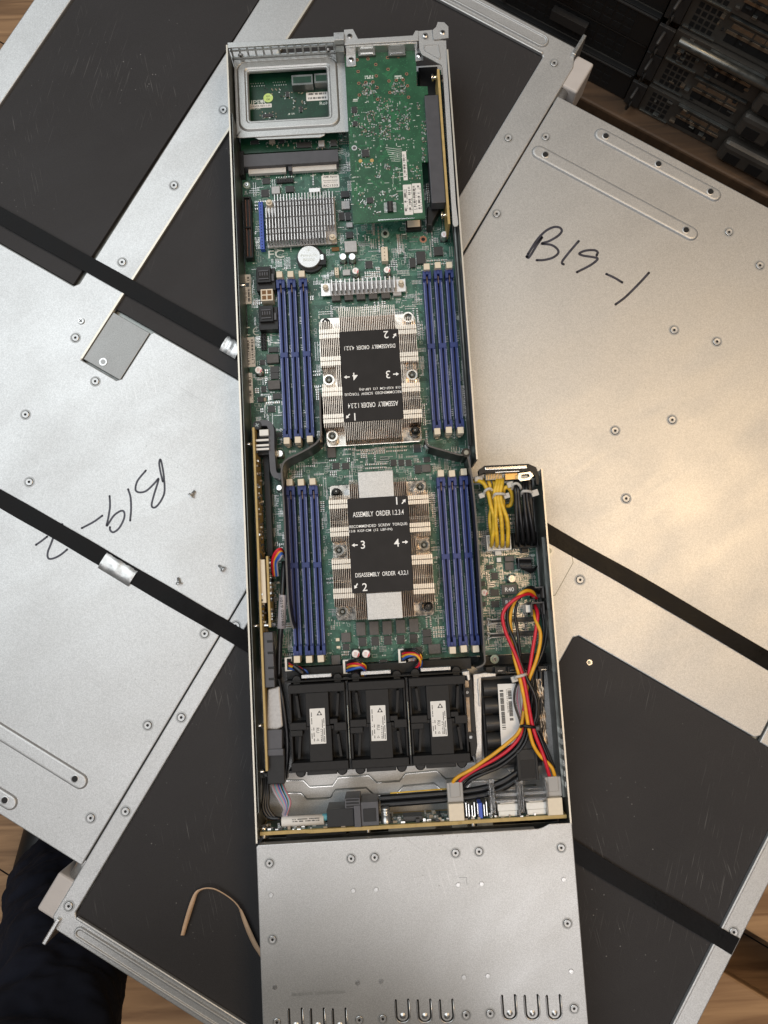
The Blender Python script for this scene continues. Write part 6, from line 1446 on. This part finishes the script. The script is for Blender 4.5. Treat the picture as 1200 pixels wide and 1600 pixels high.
def rack_unit(u0, u1, v0, depth, z0, h, label, kind):
    x, y = CH((u0+u1)/2, v0+depth/2); r = tag(empty('rack_server', x, y, z0), label, 'server', 'dark servers stacked behind')
    m = MB(); cbox(m, u0, u1, v0+6, v0+depth, z0+.6, z0+h-.8); m.build('server_body', M['darkserver'], r, bevel=1)
    f = MB(); rr_ = random.Random(int(z0*3+u0))
    if kind == 'ports':
        cbox(f, u0, u1, v0, v0+5.8, z0+1, z0+h-1.2, 0)
        # perforated vents, sockets
        for a, b_ in ((u0+8, u0+40), (u1-90, u1-24)):
            nx = int((b_-a)/7); 
            for i in range(nx):
                for j in range(4): cbox(f, a+i*7, a+i*7+5.2, v0-.25, v0, z0+5+j*9, z0+11.5+j*9, 1)
        for i in range(4):
            a = u0+48 + i*rr_.choice((12, 13)); cbox(f, a, a+14, v0-.5, v0, z0+8, z0+20, 1); cbox(f, a-2, a+16, v0-1.6, v0-.55, z0+20, z0+24, 2); cbox(f, a+1, a+13, v0-.5, v0, z0+27, z0+33, 2)
        for i in range(46):
            a = rr_.uniform(u0+4, u1-6); zz_ = rr_.uniform(z0+3, z0+h-5); wq = rr_.uniform(2, 8); cbox(f, a, a+wq, v0-rr_.uniform(.6, 5), v0-.1, zz_, zz_+rr_.uniform(1, 3.5), rr_.choice((0, 1, 2, 3, 3)))
        cbox(f, u0+42, u0+108, v0-4, v0-.1, z0+h-5, z0+h-2.5, 3); cbox(f, u0+2, u0+40, v0-2, v0-.1, z0+1.5, z0+3.5, 3)
        f.build('front_panel', [M['darkserver'], M['hole'], M['foil'], M['steeldark']], r, bevel=.3)
        t_ = MB(); q = u0+112; cbox(t_, q, q+130, v0-16, v0-1, z0+6, z0+h-6); t_.build('port_module', M['darkserver'], r, bevel=6)
        k = MB()
        for i in range(4): cbox(k, q+10+i*30, q+28+i*30, v0-16.3, v0-16.0, z0+11, z0+27)
        k.build('network_port', M['hole'], r)
        e = MB(); cbox(e, u0-20, u0-.6, v0-3, v0+1, z0+3, z0+h-3); e.tube([(*CH(u0-11, v0-3), z0+9), (*CH(u0-12, v0-16), z0+12), (*CH(u0-12, v0-16), z0+h-12), (*CH(u0-11, v0-3), z0+h-9)], 2.2, 0, 8); e.build('side_handle', M['darkhandle'], r, bevel=.8)
    else:
        cbox(f, u0, u1, v0, v0+5.8, z0+1, z0+h-1.2, 0)
        for i in range(int((u1-u0-20)/13)):
            for j in range(3): cbox(f, u0+10+i*13, u0+20+i*13, v0-.4, v0-.05, z0+5+j*12, z0+13+j*12, 2)
        for i in range(3):
            a = u0+70+i*150 + rr_.uniform(-20, 20); cbox(f, a, a+46, v0-rr_.uniform(6, 14), v0-.5, z0+h*.45, z0+h*.75, 1)
        cbox(f, u0+2, u1-2, v0-2.2, v0-.1, z0+h-4.5, z0+h-2.5, 1)
        for i in range(4): cbox(f, u0+30+i*95, u0+34+i*95, v0-2, v0, z0+2, z0+h-2, 1)
        f.build('front_grille', [M['blackserver'], M['darkhandle'], M['hole']], r, bevel=.8)
    return r
words = ('lowest', 'second', 'third', 'fourth', 'fifth', 'sixth', 'seventh', 'eighth')
V0 = 690.0
for i in range(8):
    rack_unit(-38, 420, V0 + (4 if i % 2 else 0), 480, ZPL+1+i*46, 45, 'dark server showing network sockets, %s from the bottom of its stack at the upper right' % words[i], 'ports')
for i in range(8):
    rack_unit(-560, -60, V0+2 + (5 if i % 2 else 0), 480, ZPL+1+i*46, 45, 'black slatted server, %s from the bottom of the stack left of the socketed servers' % words[i], 'slats')
m = MB(); m.tube([(*CH(-30, V0-12), ZPL+138), (*CH(110, V0-12), ZPL+138)], 5, 0, 12)
tag(m.build('support_bar', M['steeldark']), 'bare metal bar running across the front of the dark socketed servers', 'bar')

# the photographer: only the legs come into the picture
def person():
    px_ = [(*U(70, 1300, -420), -430), (*U(74, 1345, -400), -392), (*U(92, 1440, -260), -250), (*U(86, 1590, -100), -90), (*U(40, 1760, 60), 190)]
    A = [Vector(p) for p in px_]
    toe = A[0] + Vector((30, 95, 0)); heel = A[0] + Vector((0, 0, 0))
    hip = Vector((A[4].x + 40, A[4].y - 60, 260)); 
    J = {'pelvis': Vector((hip.x+110, hip.y-20, 330)), 'hipL': hip, 'kneeL': (A[3]+A[2])/2 + Vector((0, 0, 0)), 'ankL': A[1] + Vector((0, 0, -20))}
    J['hipR'] = Vector((hip.x+220, hip.y-20, 270)); J['kneeR'] = Vector((hip.x+230, hip.y+20, -160)); J['ankR'] = Vector((hip.x+230, hip.y-40, -380)); J['waist'] = Vector((hip.x+110, hip.y-50, 400))
    J['thL'] = A[3]
    names = list(J); ed = [('pelvis', 'hipL'), ('hipL', 'thL'), ('thL', 'kneeL'), ('kneeL', 'ankL'), ('pelvis', 'hipR'), ('hipR', 'kneeR'), ('kneeR', 'ankR'), ('pelvis', 'waist')]
    rad = {'pelvis': 120, 'hipL': 92, 'thL': 68, 'kneeL': 58, 'ankL': 52, 'hipR': 92, 'kneeR': 68, 'ankR': 50, 'waist': 118}
    me = bpy.data.meshes.new('person'); me.from_pydata([tuple(J[n]*MM) for n in names], [(names.index(a), names.index(b_)) for a, b_ in ed], [])
    o = bpy.data.objects.new('person', me); COL.objects.link(o); W[o.name] = Vector((0, 0, 0))
    skn = o.modifiers.new('skin', 'SKIN'); skn.use_smooth_shade = True; sub = o.modifiers.new('sub', 'SUBSURF'); sub.levels = 4; sub.render_levels = 5
    tx = bpy.data.textures.new('creases', 'CLOUDS'); tx.noise_scale = 0.075; tx.noise_depth = 3
    dm = o.modifiers.new('creases', 'DISPLACE'); dm.texture = tx; dm.strength = 0.034; dm.mid_level = 0.5; dm.texture_coords = 'GLOBAL'
    for i, n in enumerate(names):
        sv = me.skin_vertices[0].data[i]; sv.radius = (rad[n]*MM, rad[n]*MM); sv.use_root = (n == 'pelvis')
    me.materials.append(M['cloth'])
    tag(o, 'person in dark navy trousers standing at the lower left, one leg in view', 'person')
    for an in ('ankL', 'ankR'):
        a = J[an]; m = MB(); d = Vector((.25, .97, 0)); s_ = Vector((.97, -.25, 0)); loops = []
        for t, wd, ht in ((-70, 24, 60), (-45, 36, 90), (0, 42, 95), (60, 46, 66), (120, 48, 52), (165, 38, 42), (185, 16, 30)):
            c_ = Vector((a.x, a.y, -438)) + d*t; loops.append([tuple(c_ + s_*(wd*math.cos(q)) + Vector((0, 0, max(0, ht*math.sin(q))))) for q in [2*math.pi*i/14 for i in range(14)]])
        m.loft(loops, 0, cap=True, smooth=True); m.build('shoe', M['shoe'], o, bevel=0)
person()
